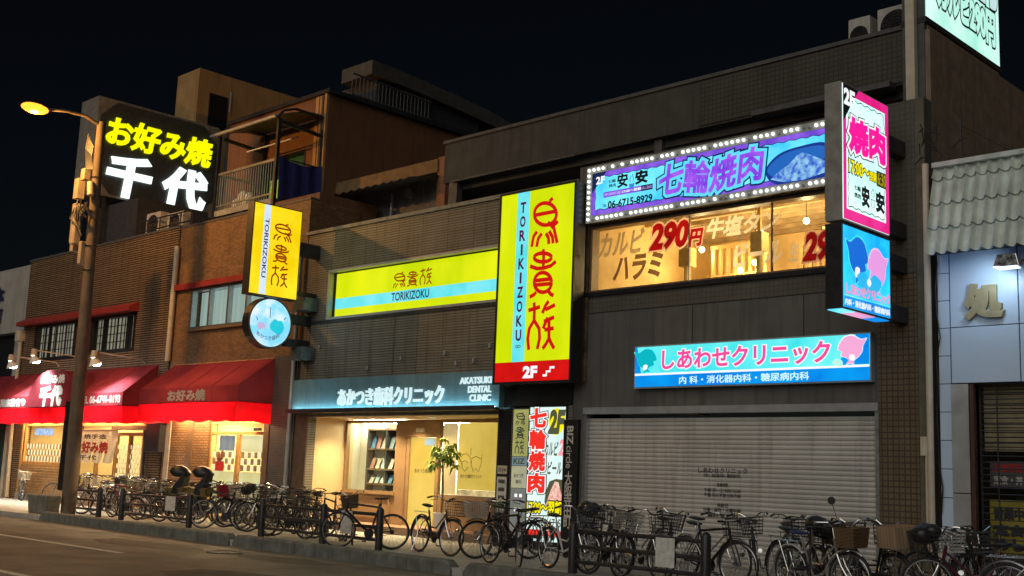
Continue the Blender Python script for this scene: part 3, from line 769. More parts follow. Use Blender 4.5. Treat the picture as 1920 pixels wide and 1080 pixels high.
# ------------------------------------------------------------------ pole-mounted yellow light box and the round one
def lightbox(name, label, X, y0, y1, z0, z1, th, casing, face, group=None, rim=.03):
    t = thing(name, label, 'sign', (X-th/2,(y0+y1)/2,z0), group)
    MB().box(X-th,X-.012,y0,y1,z0,z1).build('casing', casing, t, bevel=.008)
    MB().box(X-.011,X,y0+rim,y1-rim,z0+rim,z1-rim).build('face', face, t)
    return t
m_case = M('brown_casing', (.035,.022,.016), .5)
m_yel2 = E2('backlit_amber', (.92,.62,.0), (1.0,.80,.02), 1.0, 1.6); m_band2 = E2('backlit_band', (.62,.78,1.0), (.75,.85,1.0), .95, 3)
YX = -25.08
ys = lightbox('vertical_light_box', 'small amber vertical light box jutting from the wall above the round sign', YX,16.02,17.52,5.92,8.32,.3,m_case,m_yel2)
rect(ys, (16.33,16.53,5.96,8.29), m_band2, YX, SIDE)
MB().box(YX-.25,YX-.05,17.52,YF,7.15,7.5).build('bracket', m_dark, ys); MB().box(YX-.2,YX-.1,17.52,YF,6.1,6.2).build('bracket', m_dark, ys)
CXR = -25.29; cc = (CXR,16.9,5.28); R_ = .66
rs = thing('round_light_box', 'round white and cyan light box jutting out under the amber one', 'sign', (CXR,YF,5.28))
MB().disc((CXR-.3,cc[1],cc[2]), (1,0,0), R_, .285, 40).build('casing', m_black, rs)
MB().disc((CXR-.012,cc[1],cc[2]), (1,0,0), R_-.045, .012, 40).build('face', E2('round_face', (.25,.72,.95), (1.0,1.0,1.0), 1.0, 1.7, .44,.68), rs)
MB().ring((CXR-.008,cc[1],cc[2]), (1,0,0), R_-.02, .022, 40, 6).build('rim', m_dkgrey, rs)
blob = [(0,.5),(.15,.8),(.35,.95),(.55,.85),(.75,.9),(.92,.72),(1,.4),(.85,.1),(.6,0),(.35,.12),(.12,.25)]
flat(rs, fit(smooth_closed(blob), (16.88,17.32,5.0,5.42)), E('aqua_blob', (.02,.62,.78), .9), CXR, SIDE)
flat(rs, fit(smooth_closed(blob), (16.5,16.76,5.08,5.28), True), E('lilac_blob', (.62,.48,.75), .9), CXR, SIDE)
m_bl = E('blue_line', (.15,.3,.5), .5)
strokes(rs, [[(16.86,5.68),(16.87,5.4)],[(17.3,5.4),(17.36,5.48)],[(16.5,5.3),(16.46,5.4)]], m_bl, CXR, SIDE, .012)
letters(rs, 'あかつき歯科', m_bl, CXR, SIDE, (16.5,17.2,4.82,4.94), .02, bend=lambda a: -.0+.12*(2*a-1)**2)
br = MB(); br.box(CXR-.25,CXR-.05,17.5,YF,5.35,5.6); br.box(CXR-.25,CXR-.05,17.4,YF,4.75,4.95); br.build('bracket', m_dark, rs)
for z in (5.72,4.42):
    t = MB(); t.box(-25.6,-25.05,YF-.42,YF-.02,z,z+.34)
    t.build('mounting_plate', M('mount_plate', (.16,.21,.22), .4, .4), rs, bevel=.01)

# ------------------------------------------------------------------ beige mosaic house with the dental entrance
B3A, B3B, B3T = -25.68, -15.98, 7.86
RY = 19.43
b3 = thing('beige_mosaic_house', 'beige mosaic house with a lit recessed dental entrance and yellow fascia', 'building', (-21.9,YF,SW))
w = MB()
w.wall(B3A,B3B,SW,B3T,YF,YF+.25,[(-25.16,-18.16,SW,2.95),(-24.6,-16.4,5.5,6.76),(-17.72,-16.1,SW,3.12)])
w.box(B3A,B3A+.2,YF+.26,20.8,SW,B3T); w.build('wall', m_mosaic3, b3)
MB().box(B3A-.1,B3B,YF-.05,YF+.3,B3T+.001,B3T+.09).build('coping', M('coping', (.3,.27,.2), .7), b3)
MB().box(B3A+.21,B3B,YF+.26,20.8,7.3,7.45).build('roof', m_conc, b3)
sm = MB()
for x in (-25.35,-21.85): sm.box(x-.012,x+.012,YF-.004,YF-.002,3.95,5.42)
sm.box(B3A,-16,YF-.03,YF-.004,5.40,5.47); sm.build('panel_joint', m_dark, b3)
sp = MB()
rnd = random.Random(3)
for px, py in ((753,672),(835,662),(856,681),(889,676),(920,648),(600,650),(690,690)):
    p = at(px,py,Y=YF-.01); sp.box(p.x-.03,p.x+.03,YF-.05,YF-.003,p.z-.05,p.z+.05)
sp.build('fixing_plug', m_lightmetal, b3)
# recess
r_ = MB()
r_.box(-25.3,-25.17,YF+.26,RY+.3,SW,2.95); r_.box(-18.15,-18.0,YF+.26,RY+.3,SW,2.95)
r_.build('recess_wall', m_beige, b3)
MB().box(-25.16,-18.16,YF+.26,RY+.02,2.951,3.06).build('recess_ceiling', M('soffit', (.6,.48,.3), .7), b3)
MB().box(-25.16,-18.16,YF+.3,RY+.3,SW+.002,.3).build('recess_step', TILE('pink_tile', (.5,.3,.2), (.45,.27,.18), (.3,.2,.14), .3, .3, .006, 0, .5, .3, 0, flat=True), b3)
MB().box(-25.69,-25.17,YF-.03,YF-.003,SW,3.0).build('pier', M('pier_brown', (.12,.085,.06), .5), b3)
dl = MB(); di = MB()
for px in (655,700,758,810):
    p = at(px,778,Y=18.85); di.disc((p.x,18.85,2.949), (0,0,-1), .085, 0, 16); dl.ring((p.x,18.85,2.947), (0,0,1), .1, .014, 18, 5)
    l = bpy.data.lights.new('downlight', 'SPOT'); l.energy = 290; l.spot_size = math.radians(130); l.spot_blend = .8; l.color = (1,.74,.4); l.shadow_soft_size = .08
    lo = bpy.data.objects.new('downlight', l); COL.objects.link(lo); lo.parent = b3; lo.location = (p.x+21.9,18.85-YF,2.92-SW)
di.build('downlight_lens', E('downlight_lens', (1,.85,.55), 12), b3); dl.build('downlight_ring', m_white, b3)
fr = MB()
fr.frame(-25.14,-22.98,1.05,2.93,RY,RY+.12,.07); fr.box(-22.97,-22.62,RY-.02,RY+.12,.3,2.93)
fr.box(-25.14,-22.98,RY+.01,RY+.11,.3,1.045); fr.frame(-24.95,-23.15,.42,.98,RY-.02,RY+.009,.07)
fr.box(-25.14,-22.98,RY-.06,RY+.0,1.03,1.075)
fr.box(-22.61,-21.38,RY-.03,RY+.12,2.5,2.93); fr.box(-22.61,-22.5,RY,RY+.1,.3,2.5); fr.box(-21.5,-21.38,RY,RY+.1,.3,2.5)
fr.box(-21.37,-18.16,RY+.01,RY+.12,.3,1.12)
fr.box(-21.37,-18.16,RY,RY+.12,2.86,2.94)
fr.build('shopfront_frame', M('shopfront_brown', (.30,.19,.095), .5, var=.1), b3)
MB().box(-25.07,-23.05,RY+.05,RY+.06,1.12,2.86).build('shop_window', m_glass, b3)
fil = E2('frosted_glow', (.52,.37,.06), (.74,.54,.12), 1.05, .6, .3, .7)
MB().box(-22.49,-21.51,RY+.04,RY+.06,.32,2.49).build('entrance_door', fil, b3)
MB().box(-20.75,-18.17,RY+.05,RY+.06,1.26,2.85).build('frosted_window', fil, b3)
MB().box(-20.75,-18.17,RY+.05,RY+.055,1.125,1.255).build('clear_strip', E2('strip_glow', (.3,.22,.1), (.95,.75,.35), .8, 3, .3,.6), b3)
MB().box(-21.3,-20.8,RY+.05,RY+.06,1.13,2.85).build('side_light', E('side_glow', (.85,.66,.3), .55, .2), b3)
MB().box(-22.2,-21.9,RY-.07,RY-.032,2.62,2.72).build('door_sensor', m_cream, b3)
MB().box(-21.95,-21.6,RY+.02,RY+.035,2.3,2.46).build('door_notice', E('notice_blue', (.4,.6,.75), .7), b3)
m_bline = M('brown_print', (.12,.075,.03), .6)
cx, cz = at(878,868,Y=RY).x, at(878,868,Y=RY).z
strokes(b3, [[(cx+.03,cz+.36),(cx+.03,cz+.18)],[(cx-.27,cz+.2),(cx-.1,cz+.22),(cx+.03,cz+.12),(cx+.05,cz-.02)],
  [(cx-.27,cz+.05),(cx-.25,cz-.12),(cx-.15,cz-.2),(cx-.04,cz-.1)],[(cx-.26,cz+.02),(cx-.15,cz+.06),(cx-.05,cz+.0)],
  [(cx+.06,cz+.1),(cx+.2,cz+.16),(cx+.4,cz+.1),(cx+.42,cz+.2)],[(cx+.07,cz+.08),(cx+.06,cz-.04),(cx+.14,cz-.2),(cx+.22,cz-.12),(cx+.32,cz-.2),(cx+.4,cz-.02),(cx+.4,cz+.1)]],
  m_bline, RY+.05, FRONT, .008, name='emblem')
letters(b3, 'あかつき歯科クリニック', m_bline, RY+.05, FRONT, (cx-.3,cx+.42,cz-.36,cz-.27), .02)
letters(b3, 'あかつき歯科', m_bline, RY+.04, FRONT, (-22.3,-21.7,1.62,1.72), .02)
# behind the shop window: room with a picture, shelf, and leaflets on it
rm = MB(); rm.box(-25.2,-21.2,RY+2.6,RY+2.7,.3,3.0); rm.box(-25.3,-25.2,RY+.15,RY+2.59,.3,3.0); rm.box(-25.2,-21.2,RY+.15,RY+2.59,2.96,3.04)
rm.box(-25.17,-24.15,RY+.55,RY+.62,.3,2.95); rm.build('room', M('ivory_wall', (.8,.75,.6), .7, var=.06), b3)
MB().box(-24.6,-22.2,RY+1.2,RY+1.8,2.9,2.95).build('ceiling_light', E('clinic_light', (1,.85,.6), 60), b3)
MB().box(-25.0,-23.1,RY+.14,RY+.45,2.88,2.91).build('ceiling_light', E('clinic_light2', (1,.85,.6), 30), b3)
pc = thing('framed_picture', 'small framed drawing on the ivory wall behind the clinic window', 'picture', (-24.6,RY+.53,2.0))
x0,x1,z0,z1 = fbox(657,832,858,671,RY+.5)
MB().frame(x0,x1,z0,z1,RY+.51,RY+.545,.025).build('frame', m_black, pc)
MB().box(x0+.025,x1-.025,RY+.53,RY+.54,z0+.025,z1-.025).build('drawing', m_paper, pc)
strokes(pc, [[(x0+.1,z0+.12),(x0+.17,z0+.22),(x0+.13,z0+.3),(x0+.2,z0+.36)],[(x0+.15,z0+.12),(x0+.24,z0+.14)]], m_blkp, RY+.53, FRONT, .012, name='ink')
shf = thing('display_shelf', 'dark framed display shelf of leaflets behind the clinic window', 'shelf', (-23.55,RY+.6,1.1))
SY = RY+.42
SX0, SX1 = at(694,850,Y=SY).x, at(752,850,Y=SY).x+.25
s_ = MB()
for x in (SX0,(SX0+SX1)/2,SX1): s_.box(x-.03,x+.03,SY-.1,SY+.25,1.0,2.75)
s_.build('upright', m_dkgrey, shf)
s_ = MB()
for z in (1.3,1.68,2.2,2.72): s_.box(SX0+.031,SX1-.031,SY-.11,SY+.26,z-.035,z+.005)
s_.build('shelf_board', m_brown, shf)
MB().box(SX0,SX1,SY+.27,SY+.29,1.0,2.78).build('back_panel', M('shelf_back', (.6,.42,.18), .6), shf)
cols = [((.7,.66,.55),'cream'),((.15,.35,.6),'blue'),((.5,.68,.72),'pale blue'),((.55,.3,.25),'pinkish'),((.75,.72,.65),'white')]
k = 0
for zi, z in enumerate((1.31,1.69,2.21)):
    for si in range(2):
        for j in range(3):
            x = SX0+.06+si*(SX1-SX0)/2+j*(SX1-SX0-.2)/6; hgt = (.24,.28,.34)[zi]*random.uniform(.8,1); c = cols[(k*2+zi) % 5]
            where = ('bottom','middle','upper')[zi]
            lf = thing('leaflet', '%s leaflet, %s on the %s board %s the middle upright of the clinic shelf' % (c[1], ('first','second','third')[j], where, ('before','past')[si]), 'leaflet', (x+.06,SY,z), 'leaflets on the clinic display shelf')
            MB().add([(x,SY-.04,z),(x+.15,SY-.04,z),(x+.15,SY+.06,z+hgt),(x,SY+.06,z+hgt),(x,SY-.03,z),(x+.15,SY-.03,z),(x+.15,SY+.07,z+hgt),(x,SY+.07,z+hgt)],
                     [(0,1,2,3),(7,6,5,4),(0,4,5,1),(1,5,6,2),(2,6,7,3),(3,7,4,0)]).build('cover', M('leaflet_cover', c[0], .5, var=.3, vs=25, bump=0), lf)
            k += 1
# potted tree by the clinic door
tx, ty = at(829,925,Y=18.95).x, 18.95
tr = thing('potted_tree', 'slim potted money tree with drooping green leaves by the clinic door', 'plant', (tx,ty,.3))
MB().tube([(tx,ty,.3),(tx,ty,.34),(tx,ty,.68),(tx,ty,.7)], [.14,.15,.2,.2], 16).build('pot', m_white, tr, smooth=True)
MB().tube([(tx,ty,.66),(tx+.02,ty,1.2),(tx-.02,ty,1.75),(tx-.06,ty,2.15)], [.03,.026,.024,.018], 8).build('trunk', m_bark, tr, smooth=True)
lv = MB(); st = MB(); rnd = random.Random(5)
for i in range(30):
    h0 = Vector((tx-.04, ty, 1.75+.4*rnd.random())); a = rnd.uniform(0,2*PI); el = rnd.uniform(-.15,1.2)
    dr = Vector((math.cos(a)*math.cos(el), math.sin(a)*math.cos(el), math.sin(el))); e = h0 + dr*rnd.uniform(.15,.36)
    st.tube([h0,e], .006, 4)
    for q in range(6):
        b_ = a + (q-2.5)*.62; ln = rnd.uniform(.18,.3); tp = e + Vector((math.cos(b_)*ln*.75, math.sin(b_)*ln*.75, -ln*rnd.uniform(.35,1.0)))
        md = (e+tp)/2 + Vector((0,0,.05)); sd_ = (tp-e).cross(Vector((0,0,1))).normalized()*.038
        lv.add([e, md+sd_, tp, md-sd_, md+Vector((0,0,.012))], [(0,1,4),(1,2,4),(2,3,4),(3,0,4)])
st.build('branches', m_bark, tr); lv.build('crown', m_leaf, tr)
# yellow fascia sign
m_yel = E2('backlit_yellow', (.54,.70,.0), (.80,.86,.005), 1.0, .9, .3, .7, (1,1,.45)); m_cyan = E2('backlit_cyan', (.08,.72,.78), (.2,.8,.9), 1.0, 1.5)
m_redc = E('backlit_red', (.62,.005,.005), .9); m_navyl = E('backlit_navy', (.06,.01,.12), .5); m_redl = E('backlit_brick', (.42,.02,.0), .6)
fs = thing('fascia_sign', 'long yellow backlit fascia sign with a cyan stripe set in the beige mosaic wall', 'sign', (-20.5,YF,5.5))
FA = YF+.14
MB().box(-24.58,-16.42,FA+.004,YF+.24,5.52,6.74).build('casing', m_dkgrey, fs)
MB().frame(-24.64,-16.38,5.47,6.79,YF-.05,YF+.1,.06).build('frame', m_lightmetal, fs)
MB().box(-24.5,-16.5,FA-.01,FA,5.57,6.7).build('face', m_yel, fs)
rect(fs, (-24.5,-16.5,5.76,6.04), m_cyan, FA-.01, FRONT, .004)
letters(fs, 'TORIKIZOKU', m_navyl, FA-.01, FRONT, (-22.2,-20.8,5.8,6.0), .02, lift=.012)
# the three emblem characters as brush strokes, traced in the pixels of an enlarged view of the tall sign
def el(cx, cy, rx, ry, a0=0, a1=360, n=22, rot=0):
    out = []
    for i in range(n+1):
        a = math.radians(a0+(a1-a0)*i/n); x, y = rx*math.cos(a), ry*math.sin(a); c, s = math.cos(rot), math.sin(rot)
        out.append((cx+x*c-y*s, cy+x*s+y*c))
    return out
LOGO = [el(332,220,56,56,-40,320,26,-.35),[(352,172),(358,150),(370,140)],[(280,226),(335,215),(384,206)],[(345,262),(375,290),(392,366)],[(396,256),(362,290)],
 [(290,308),(272,335),(263,386)],[(314,318),(296,345),(288,386)],[(336,318),(348,340),(350,372)],[(352,306),(368,335),(372,368)],
 [(322,398),(324,440),(322,492)],el(320,440,44,22),[(256,484),(290,496),(322,494),(360,482),(386,460)],el(320,566,44,50),[(276,558),(364,548)],[(278,580),(362,572)],[(286,614),(276,628),(254,640)],[(350,612),(360,626),(374,632)],
 [(276,668),(278,700),(276,760)],[(248,708),(306,690)],[(276,758),(252,800),(244,850),(249,908)],[(276,758),(302,800),(304,850),(292,904)],
 [(350,660),(334,684),(318,722)],[(334,704),(382,680)],[(346,744),(334,770),(322,800)],[(326,764),(378,742)],[(352,752),(352,800),(352,850)],[(330,806),(376,798)],[(352,848),(338,876),(320,902)],[(352,848),(364,876),(378,900)]]
BY = 17.68
LW = [[tuple(at(900+p[0]/2.7, 320+p[1]/2.7, Y=BY))[::2] for p in ln] for ln in LOGO]
CH = [LW[0:9], LW[9:17], LW[17:29]]
def logo_at(parent, plane, face, boxes, mat, r, lift=.012):
    for chs, bx in zip(CH, boxes):
        allp = [p for l in chs for p in l]; a0, a1 = min(p[0] for p in allp), max(p[0] for p in allp); c0, c1 = min(p[1] for p in allp), max(p[1] for p in allp)
        strokes(parent, [[(bx[0]+(p[0]-a0)/(a1-a0)*(bx[1]-bx[0]), bx[2]+(p[1]-c0)/(c1-c0)*(bx[3]-bx[2])) for p in l] for l in chs], mat, plane, face, r, lift)
xs = [at(p,500,Y=FA).x for p in (741,763,766,786,790,812)]
logo_at(fs, FA-.01, FRONT, [(xs[0],xs[1],6.12,6.5),(xs[2],xs[3],6.12,6.5),(xs[4],xs[5],6.12,6.52)], m_redl, .017)
yb_ = [sbox(515,416,450,547,YX), sbox(513,456,491,541,YX), sbox(510,496,535,539,YX)]
logo_at(ys, YX, SIDE, yb_, m_redl, .02)
bx = sbox(494,408,520,506,YX); letters(ys, 'TORIKIZOKU', m_navyl, YX, SIDE, (16.37,16.49,bx[2],bx[3]), .02, lift=.012, rot=True)
# tall yellow sign
bs = thing('tall_light_box', 'tall yellow light box with large red characters and a red foot', 'sign', (-16.74,BY,3.57))
bx0, bx1 = -17.82, -15.62
MB().box(bx0,bx1,BY+.014,BY+.34,3.57,7.75).build('casing', m_black, bs)
MB().frame(bx0-.02,bx1+.02,3.55,7.77,BY-.02,BY+.013,.05).build('rim', m_black, bs)
MB().box(bx0+.03,bx1-.03,BY,BY+.012,4.02,7.72).build('face', m_yel, bs)
MB().box(bx0+.03,bx1-.03,BY,BY+.012,3.6,4.015).build('foot_panel', E2('red_panel', (.55,.004,.004), (.7,.006,.006), 1.0, 2), bs)
sx0 = at(981,560,Y=BY).x - .42; 
xa, xb = at(966,500,Y=BY).x, at(989,500,Y=BY).x
MB().box(xa,xb,BY-.004,BY-.001,4.02,7.72).build('stripe', m_cyan, bs)
m_navyb = E('tall_navy', (.10,.005,.09), .6)
zt, zb = at(974,380,Y=BY).z, at(966,645,Y=BY).z
step = (zt-zb)/10
for i, chx in enumerate('TORIKIZOKU'):
    wd = .034 if chx == 'I' else .15
    cxm = (xa+xb)/2
    letters(bs, chx, m_navyb, BY, FRONT, (cxm-wd/2*1.0,cxm+wd/2*1.0,zt-(i+1)*step+.07,zt-i*step-.02), .035, lift=.008)
strokes(bs, [el((xa+xb)/2-.04, zb-.06,.035,.025), el((xa+xb)/2+.035, zb-.06,.035,.025)], m_navyb, BY, FRONT, .007, .008)
strokes(bs, LW, m_redc, BY, FRONT, .043, .008)
m_wl = E('white_lit', (.95,.92,.95), 1.0)
letters(bs, '2F', m_wl, BY, FRONT, fbox(982,688,708,1006,BY), .05, lift=.006)
a = at(1018,704,Y=BY); q = .1
strokes(bs, [[(a.x,a.z),(a.x+q,a.z),(a.x+q,a.z+q*.8),(a.x+2*q,a.z+q*.8),(a.x+2*q,a.z+q*1.6),(a.x+3.2*q,a.z+q*1.6)]], m_wl, BY, FRONT, .026, .008)
br = MB()
for z in (4.2,5.6,7.0): br.box(-17.4,-16.1,BY+.345,YF-.005,z,z+.12)
br.build('bracket', m_dark, bs)
MB().box(-15.93,-15.72,YF-.16,YF-.01,3.7,5.3).build('pipe_cover', M('duct_white', (.5,.5,.48), .5), bs)
# dental fascia, washed from below by its own strip
df = thing('clinic_fascia', 'blue grey clinic fascia with raised white letters over the recessed entrance', 'sign', (-21.9,YF,3.1))
DY = 18.0
MB().box(-25.66,-17.95,DY,YF-.004,3.1,3.9).build('box', M('fascia_blue', (.15,.29,.35), .45, .1, var=.1, streak=.2), df)
MB().box(-25.68,-17.93,DY-.17,DY-.002,3.03,3.09).build('ledge', m_dark, df); MB().box(-25.68,-17.93,DY-.17,DY-.15,3.091,3.13).build('lip', m_dark, df)
MB().box(-25.6,-18.0,DY-.12,DY-.07,3.092,3.105).build('strip_light', E('fascia_strip', (.5,.92,1.0), 20), df)
m_let = M('letter_white', (.8,.85,.85), .4, var=.05)
m_letl = E('letter_glow', (.72,.92,.95), .85)
x0,x1,z0,z1 = fbox(637,728,757,833,DY)
letters(df, 'あかつき歯科クリニック', m_letl, DY, FRONT, (x0,x1,3.2,3.62), .022, lift=.06, solid=.055)
for t, z in (('AKATSUKI',3.63),('DENTAL',3.43),('CLINIC',3.24)):
    wd = {'AKATSUKI':1.0,'DENTAL':.72,'CLINIC':.66}[t]
    letters(df, t, m_letl, DY, FRONT, (-18.2-wd,-18.2,z,z+.14), .03, lift=.03, solid=.025)

# ------------------------------------------------------------------ stairway entry between the two houses
se = MB(); se.box(-17.72,-16.1,YF+1.6,YF+1.7,SW,3.1); se.box(-17.85,-17.73,YF+.26,YF+1.6,SW,3.1); se.box(-17.72,-16.1,YF+.26,YF+1.59,3.121,3.2)
se.build('stairway', m_dkgrey, b3)
MB().box(-18.1,-17.74,YF-.03,YF-.003,SW,3.3).build('dark_pier', m_black, b3)
MB().box(-18.12,-15.98,YF-.035,YF-.003,3.13,3.55).build('dark_lintel', m_black, b3)
ds = thing('directory_sign', 'narrow tenant directory strip beside the bright grilled meat poster', 'sign', (-17.42,YF,.2))
MB().box(-17.68,-17.19,YF-.02,YF+.1,.2,3.08).build('casing', m_dkgrey, ds)
MB().box(-17.66,-17.21,YF-.024,YF-.021,2.05,3.05).build('face', E2('dir_yellow', (.36,.36,.10), (.45,.45,.16), .8, 3), ds)
MB().box(-17.66,-17.21,YF-.024,YF-.021,1.85,2.04).build('face', E('dir_blue', (.2,.28,.3), .7), ds)
MB().box(-17.66,-17.21,YF-.024,YF-.021,1.38,1.84).build('face', E2('dir_cream', (.42,.42,.3), (.5,.48,.28), .8, 5), ds)
MB().box(-17.66,-17.21,YF-.024,YF-.021,.25,1.37).build('face', E2('dir_grey', (.20,.21,.19), (.25,.26,.23), .7, 3), ds)
m_dimk = E('dim_ink', (.09,.10,.06), .5)
logo_at(ds, YF-.024, FRONT, [(-17.57,-17.3,2.72,2.98),(-17.57,-17.3,2.42,2.68),(-17.57,-17.3,2.1,2.38)], m_dimk, .013)
letters(ds, 'KIZ', m_dimk, YF-.024, FRONT, (-17.6,-17.28,1.89,2.0), .03)
letters(ds, 'あかつき', m_dimk, YF-.024, FRONT, (-17.58,-17.3,1.6,1.68), .02); letters(ds, '歯科', m_dimk, YF-.024, FRONT, (-17.52,-17.36,1.47,1.55), .02)
for z in (1.22,.92):
    for x in (-17.5,-17.36): rect(ds, (x-.04,x+.04,z-.035,z+.035), m_wl, YF-.024, FRONT)
ps = thing('lit_poster', 'tall bright menu poster with red grilled meat characters by the stairway', 'poster', (-16.66,YF,.3))
PX0, PX1, PYY = -17.16, -16.15, YF-.03
MB().box(PX0-.02,PX1+.02,PYY+.003,YF+.1,.28,3.11).build('casing', m_dkgrey, ps)
MB().box(PX0,PX1,PYY,PYY+.002,.3,3.09).build('face', E2('poster_face', (.62,.9,.88), (.85,.98,.95), 1.0, 2), ps)
m_red = E('poster_red', (.85,.03,.02), 1.0); m_lblk = E('lit_black', (.012,.014,.02), .3); m_lwht = E('lit_white', (.95,.98,.98), 1.0)
m_lyel = E('lit_yellow', (.95,.85,.0), 1.0); m_lpink = E('lit_pink', (.95,.01,.32), 1.05); m_lgrey = E('lit_grey', (.1,.11,.06), .8)
for i, chx in enumerate('七輪焼肉'):
    zt = 3.08-i*.455
    outlined(ps, chx, PYY, FRONT, (PX0+.04,PX0+.47,zt-.40,zt-.03), [(m_lblk,.15),(m_lwht,.11),(m_red,.055)])
flat(ps, fit(smooth_closed([(0,.5),(.15,.9),(.55,1),(.95,.8),(1,.4),(.7,.05),(.25,.05)]), (PX1-.47,PX1-.02,2.5,3.06)), m_lyel, PYY, FRONT, .003)
letters(ps, '2F', m_lgrey, PYY, FRONT, (PX1-.45,PX1-.02,2.56,3.0), .06, shear=.2)
letters(ps, 'カルビ', m_lgrey, PYY, FRONT, (PX0+.45,PX1-.17,2.08,2.36), .03, shear=.2)
letters(ps, '2', E('poster_pink', (.9,.35,.4), 1.0), PYY, FRONT, (PX1-.15,PX1-.02,2.1,2.4), .05, shear=.2)
letters(ps, 'ビール', m_lgrey, PYY, FRONT, (PX0+.56,PX1-.06,1.7,1.95), .03, shear=.2)
bw = (PX0+.5,PX1-.005,.92,1.6)
flat(ps, fit([(0,.3),(.05,.6),(.25,.92),(.6,1),(1,.98),(1,.25),(.5,.0),(.15,.05)], bw), m_lgrey, PYY, FRONT, .003)
m_meat = E2('meat_print', (.75,.2,.14), (.98,.72,.6), .95, 16, .35, .65)
flat(ps, fit([(0,.1),(.15,.3),(.3,.6),(.55,.92),(.75,.9),(.9,.6),(1,.5),(1,.02),(.5,-.08)], bw), m_meat, PYY, FRONT, .008)
outlined(ps, '17:00〜翌朝', PYY, FRONT, (PX0+.02,PX1-.02,.86,1.14), [(m_lblk,.11),(m_lyel,.03)], lift=.012)
letters(ps, 'TEL 06-6715', m_lgrey, PYY, FRONT, (PX0+.1,PX1-.04,.62,.78), .02)
rect(ps, (PX0,PX1,.42,.54), m_red, PYY, FRONT, .003)
tt = thing('totem_sign', 'black vertical totem board with white sideways lettering beside the roller shutter', 'sign', (-15.96,YF,SW))
TY = YF-.1
MB().box(-16.13,-15.74,TY,YF-.004,SW,2.82).build('board', m_black, tt, bevel=.006)
m_tw = M('totem_white', (.62,.6,.55), .5, var=.05)
letters(tt, 'BIZ', m_tw, TY, FRONT, (-16.02,-15.86,2.32,2.68), .03, rot=True)
letters(tt, 'circle', m_tw, TY, FRONT, (-16.03,-15.87,1.83,2.28), .012, rot=True)
letters(tt, '大阪寺田町', m_tw, TY, FRONT, (-16.05,-15.85,.62,1.76), .02, vertical=True)
nb = thing('wall_notice', 'small paper notice on the dark pier beside the clinic entrance', 'notice', (-17.92,YF-.03,.84))
MB().box(-18.07,-17.78,YF-.045,YF-.032,.84,1.6).build('sheet', m_paper, nb)
ink = MB()
for i in range(4): ink.box(-18.02,-17.83,YF-.049,YF-.046,.95+i*.17,1.03+i*.17)
ink.build('print', m_dkgrey, nb)
nb = thing('wall_plate', 'small pale plate with a black emblem above the paper notice', 'sign', (-17.92,YF-.03,1.66))
MB().box(-18.07,-17.78,YF-.045,YF-.032,1.66,1.84).build('plate', m_cream, nb)
strokes(nb, [[(-18.02,1.71),(-18.02,1.79),(-17.97,1.79),(-17.97,1.71)],[(-17.93,1.78),(-17.91,1.71),(-17.87,1.78)],[(-17.86,1.75),(-17.8,1.75)],[(-17.83,1.78),(-17.83,1.72)]], m_blkp, YF-.045, FRONT, .009)

# ------------------------------------------------------------------ grey house with the roller shutter
b4 = thing('grey_panel_house', 'dark grey three storey house with a wide roller shutter and grill restaurant upstairs', 'building', (-12,YF,SW))
B4A, B4B = -15.97, -8.31
w = MB()
w.wall(B4A,B4B,SW,8.2,YF,YF+.25,[(-15.66,-9.19,SW,3.07),(-15.6,-9.3,5.44,6.84)])
w.build('wall', m_panel4, b4)
MB().box(B4B-.22,B4B,YF+.26,24.0,SW,9.5).build('side_wall', M('side_render', (.24,.18,.13), .8, streak=.3), b4); MB().box(B4A,B4A+.2,YF+.26,22.8,3.2,8.2).build('side_wall', m_panel4, b4)
# mosaic strips where the tiled ground shows between the panels
MB().box(-9.18,-8.49,YF-.025,YF-.003,SW,5.2).build('tiled_pier', m_tilecol, b4)
m_faint = TILE('faint_tile', (.14,.13,.11), (.13,.12,.1), (.095,.09,.078), .098, .098, .01, 0, .5, .4, .2)
ms = MB(); ms.box(-15.6,-9.6,YF-.02,YF-.003,5.02,5.38); ms.box(-9.6,-8.49,YF-.021,YF-.003,5.21,8.2); ms.build('tile_strip', m_faint, b4)
MB().box(-8.48,-8.315,YF-.03,YF-.003,SW,8.2).build('corner_strip', M('olive_strip', (.12,.115,.075), .6), b4)
sj = MB()
for x in (-13.0,-10.6): sj.box(x-.008,x+.008,YF-.004,YF-.002,3.4,5.0)
sj.build('panel_joint', m_black, b4)
MB().box(-15.97,-15.62,YF-.06,YF-.003,3.6,7.7).build('pilaster', M('brown_marble', (.16,.11,.07), .18, var=.5, vs=4), b4)
# shutter
prof = []
z = .14; sl = .085
sv = MB()
n = int((2.92-z)/sl)
for i in range(n):
    for (dz, dy) in ((0,.0),(.014,-.018),(.045,-.025),(.07,-.016),(.076,.0)):
        prof.append((YF+.1+dy, z+i*sl+dz))
vs = [(x,p[0],p[1]) for x in (-15.6,-9.25) for p in prof]; m_ = len(prof)
sv.add(vs, [(i,m_+i,m_+i+1,i+1) for i in range(m_-1)])
shu = sv.build('roller_shutter', m_shutter, b4)
MB().box(-15.6,-9.25,YF+.05,YF+.15,SW,.15).build('bottom_bar', m_alu, shu)
hd = MB(); hd.box(-15.66,-9.19,YF-.05,YF+.2,2.93,3.065); hd.build('shutter_header', m_lightmetal, b4)
gr = MB(); gr.box(-15.66,-15.58,YF-.02,YF+.18,SW,2.93); gr.box(-9.26,-9.19,YF-.02,YF+.18,SW,2.93); gr.build('shutter_guide', m_alu, b4)
m_shink = M('shutter_ink', (.05,.045,.04), .6)
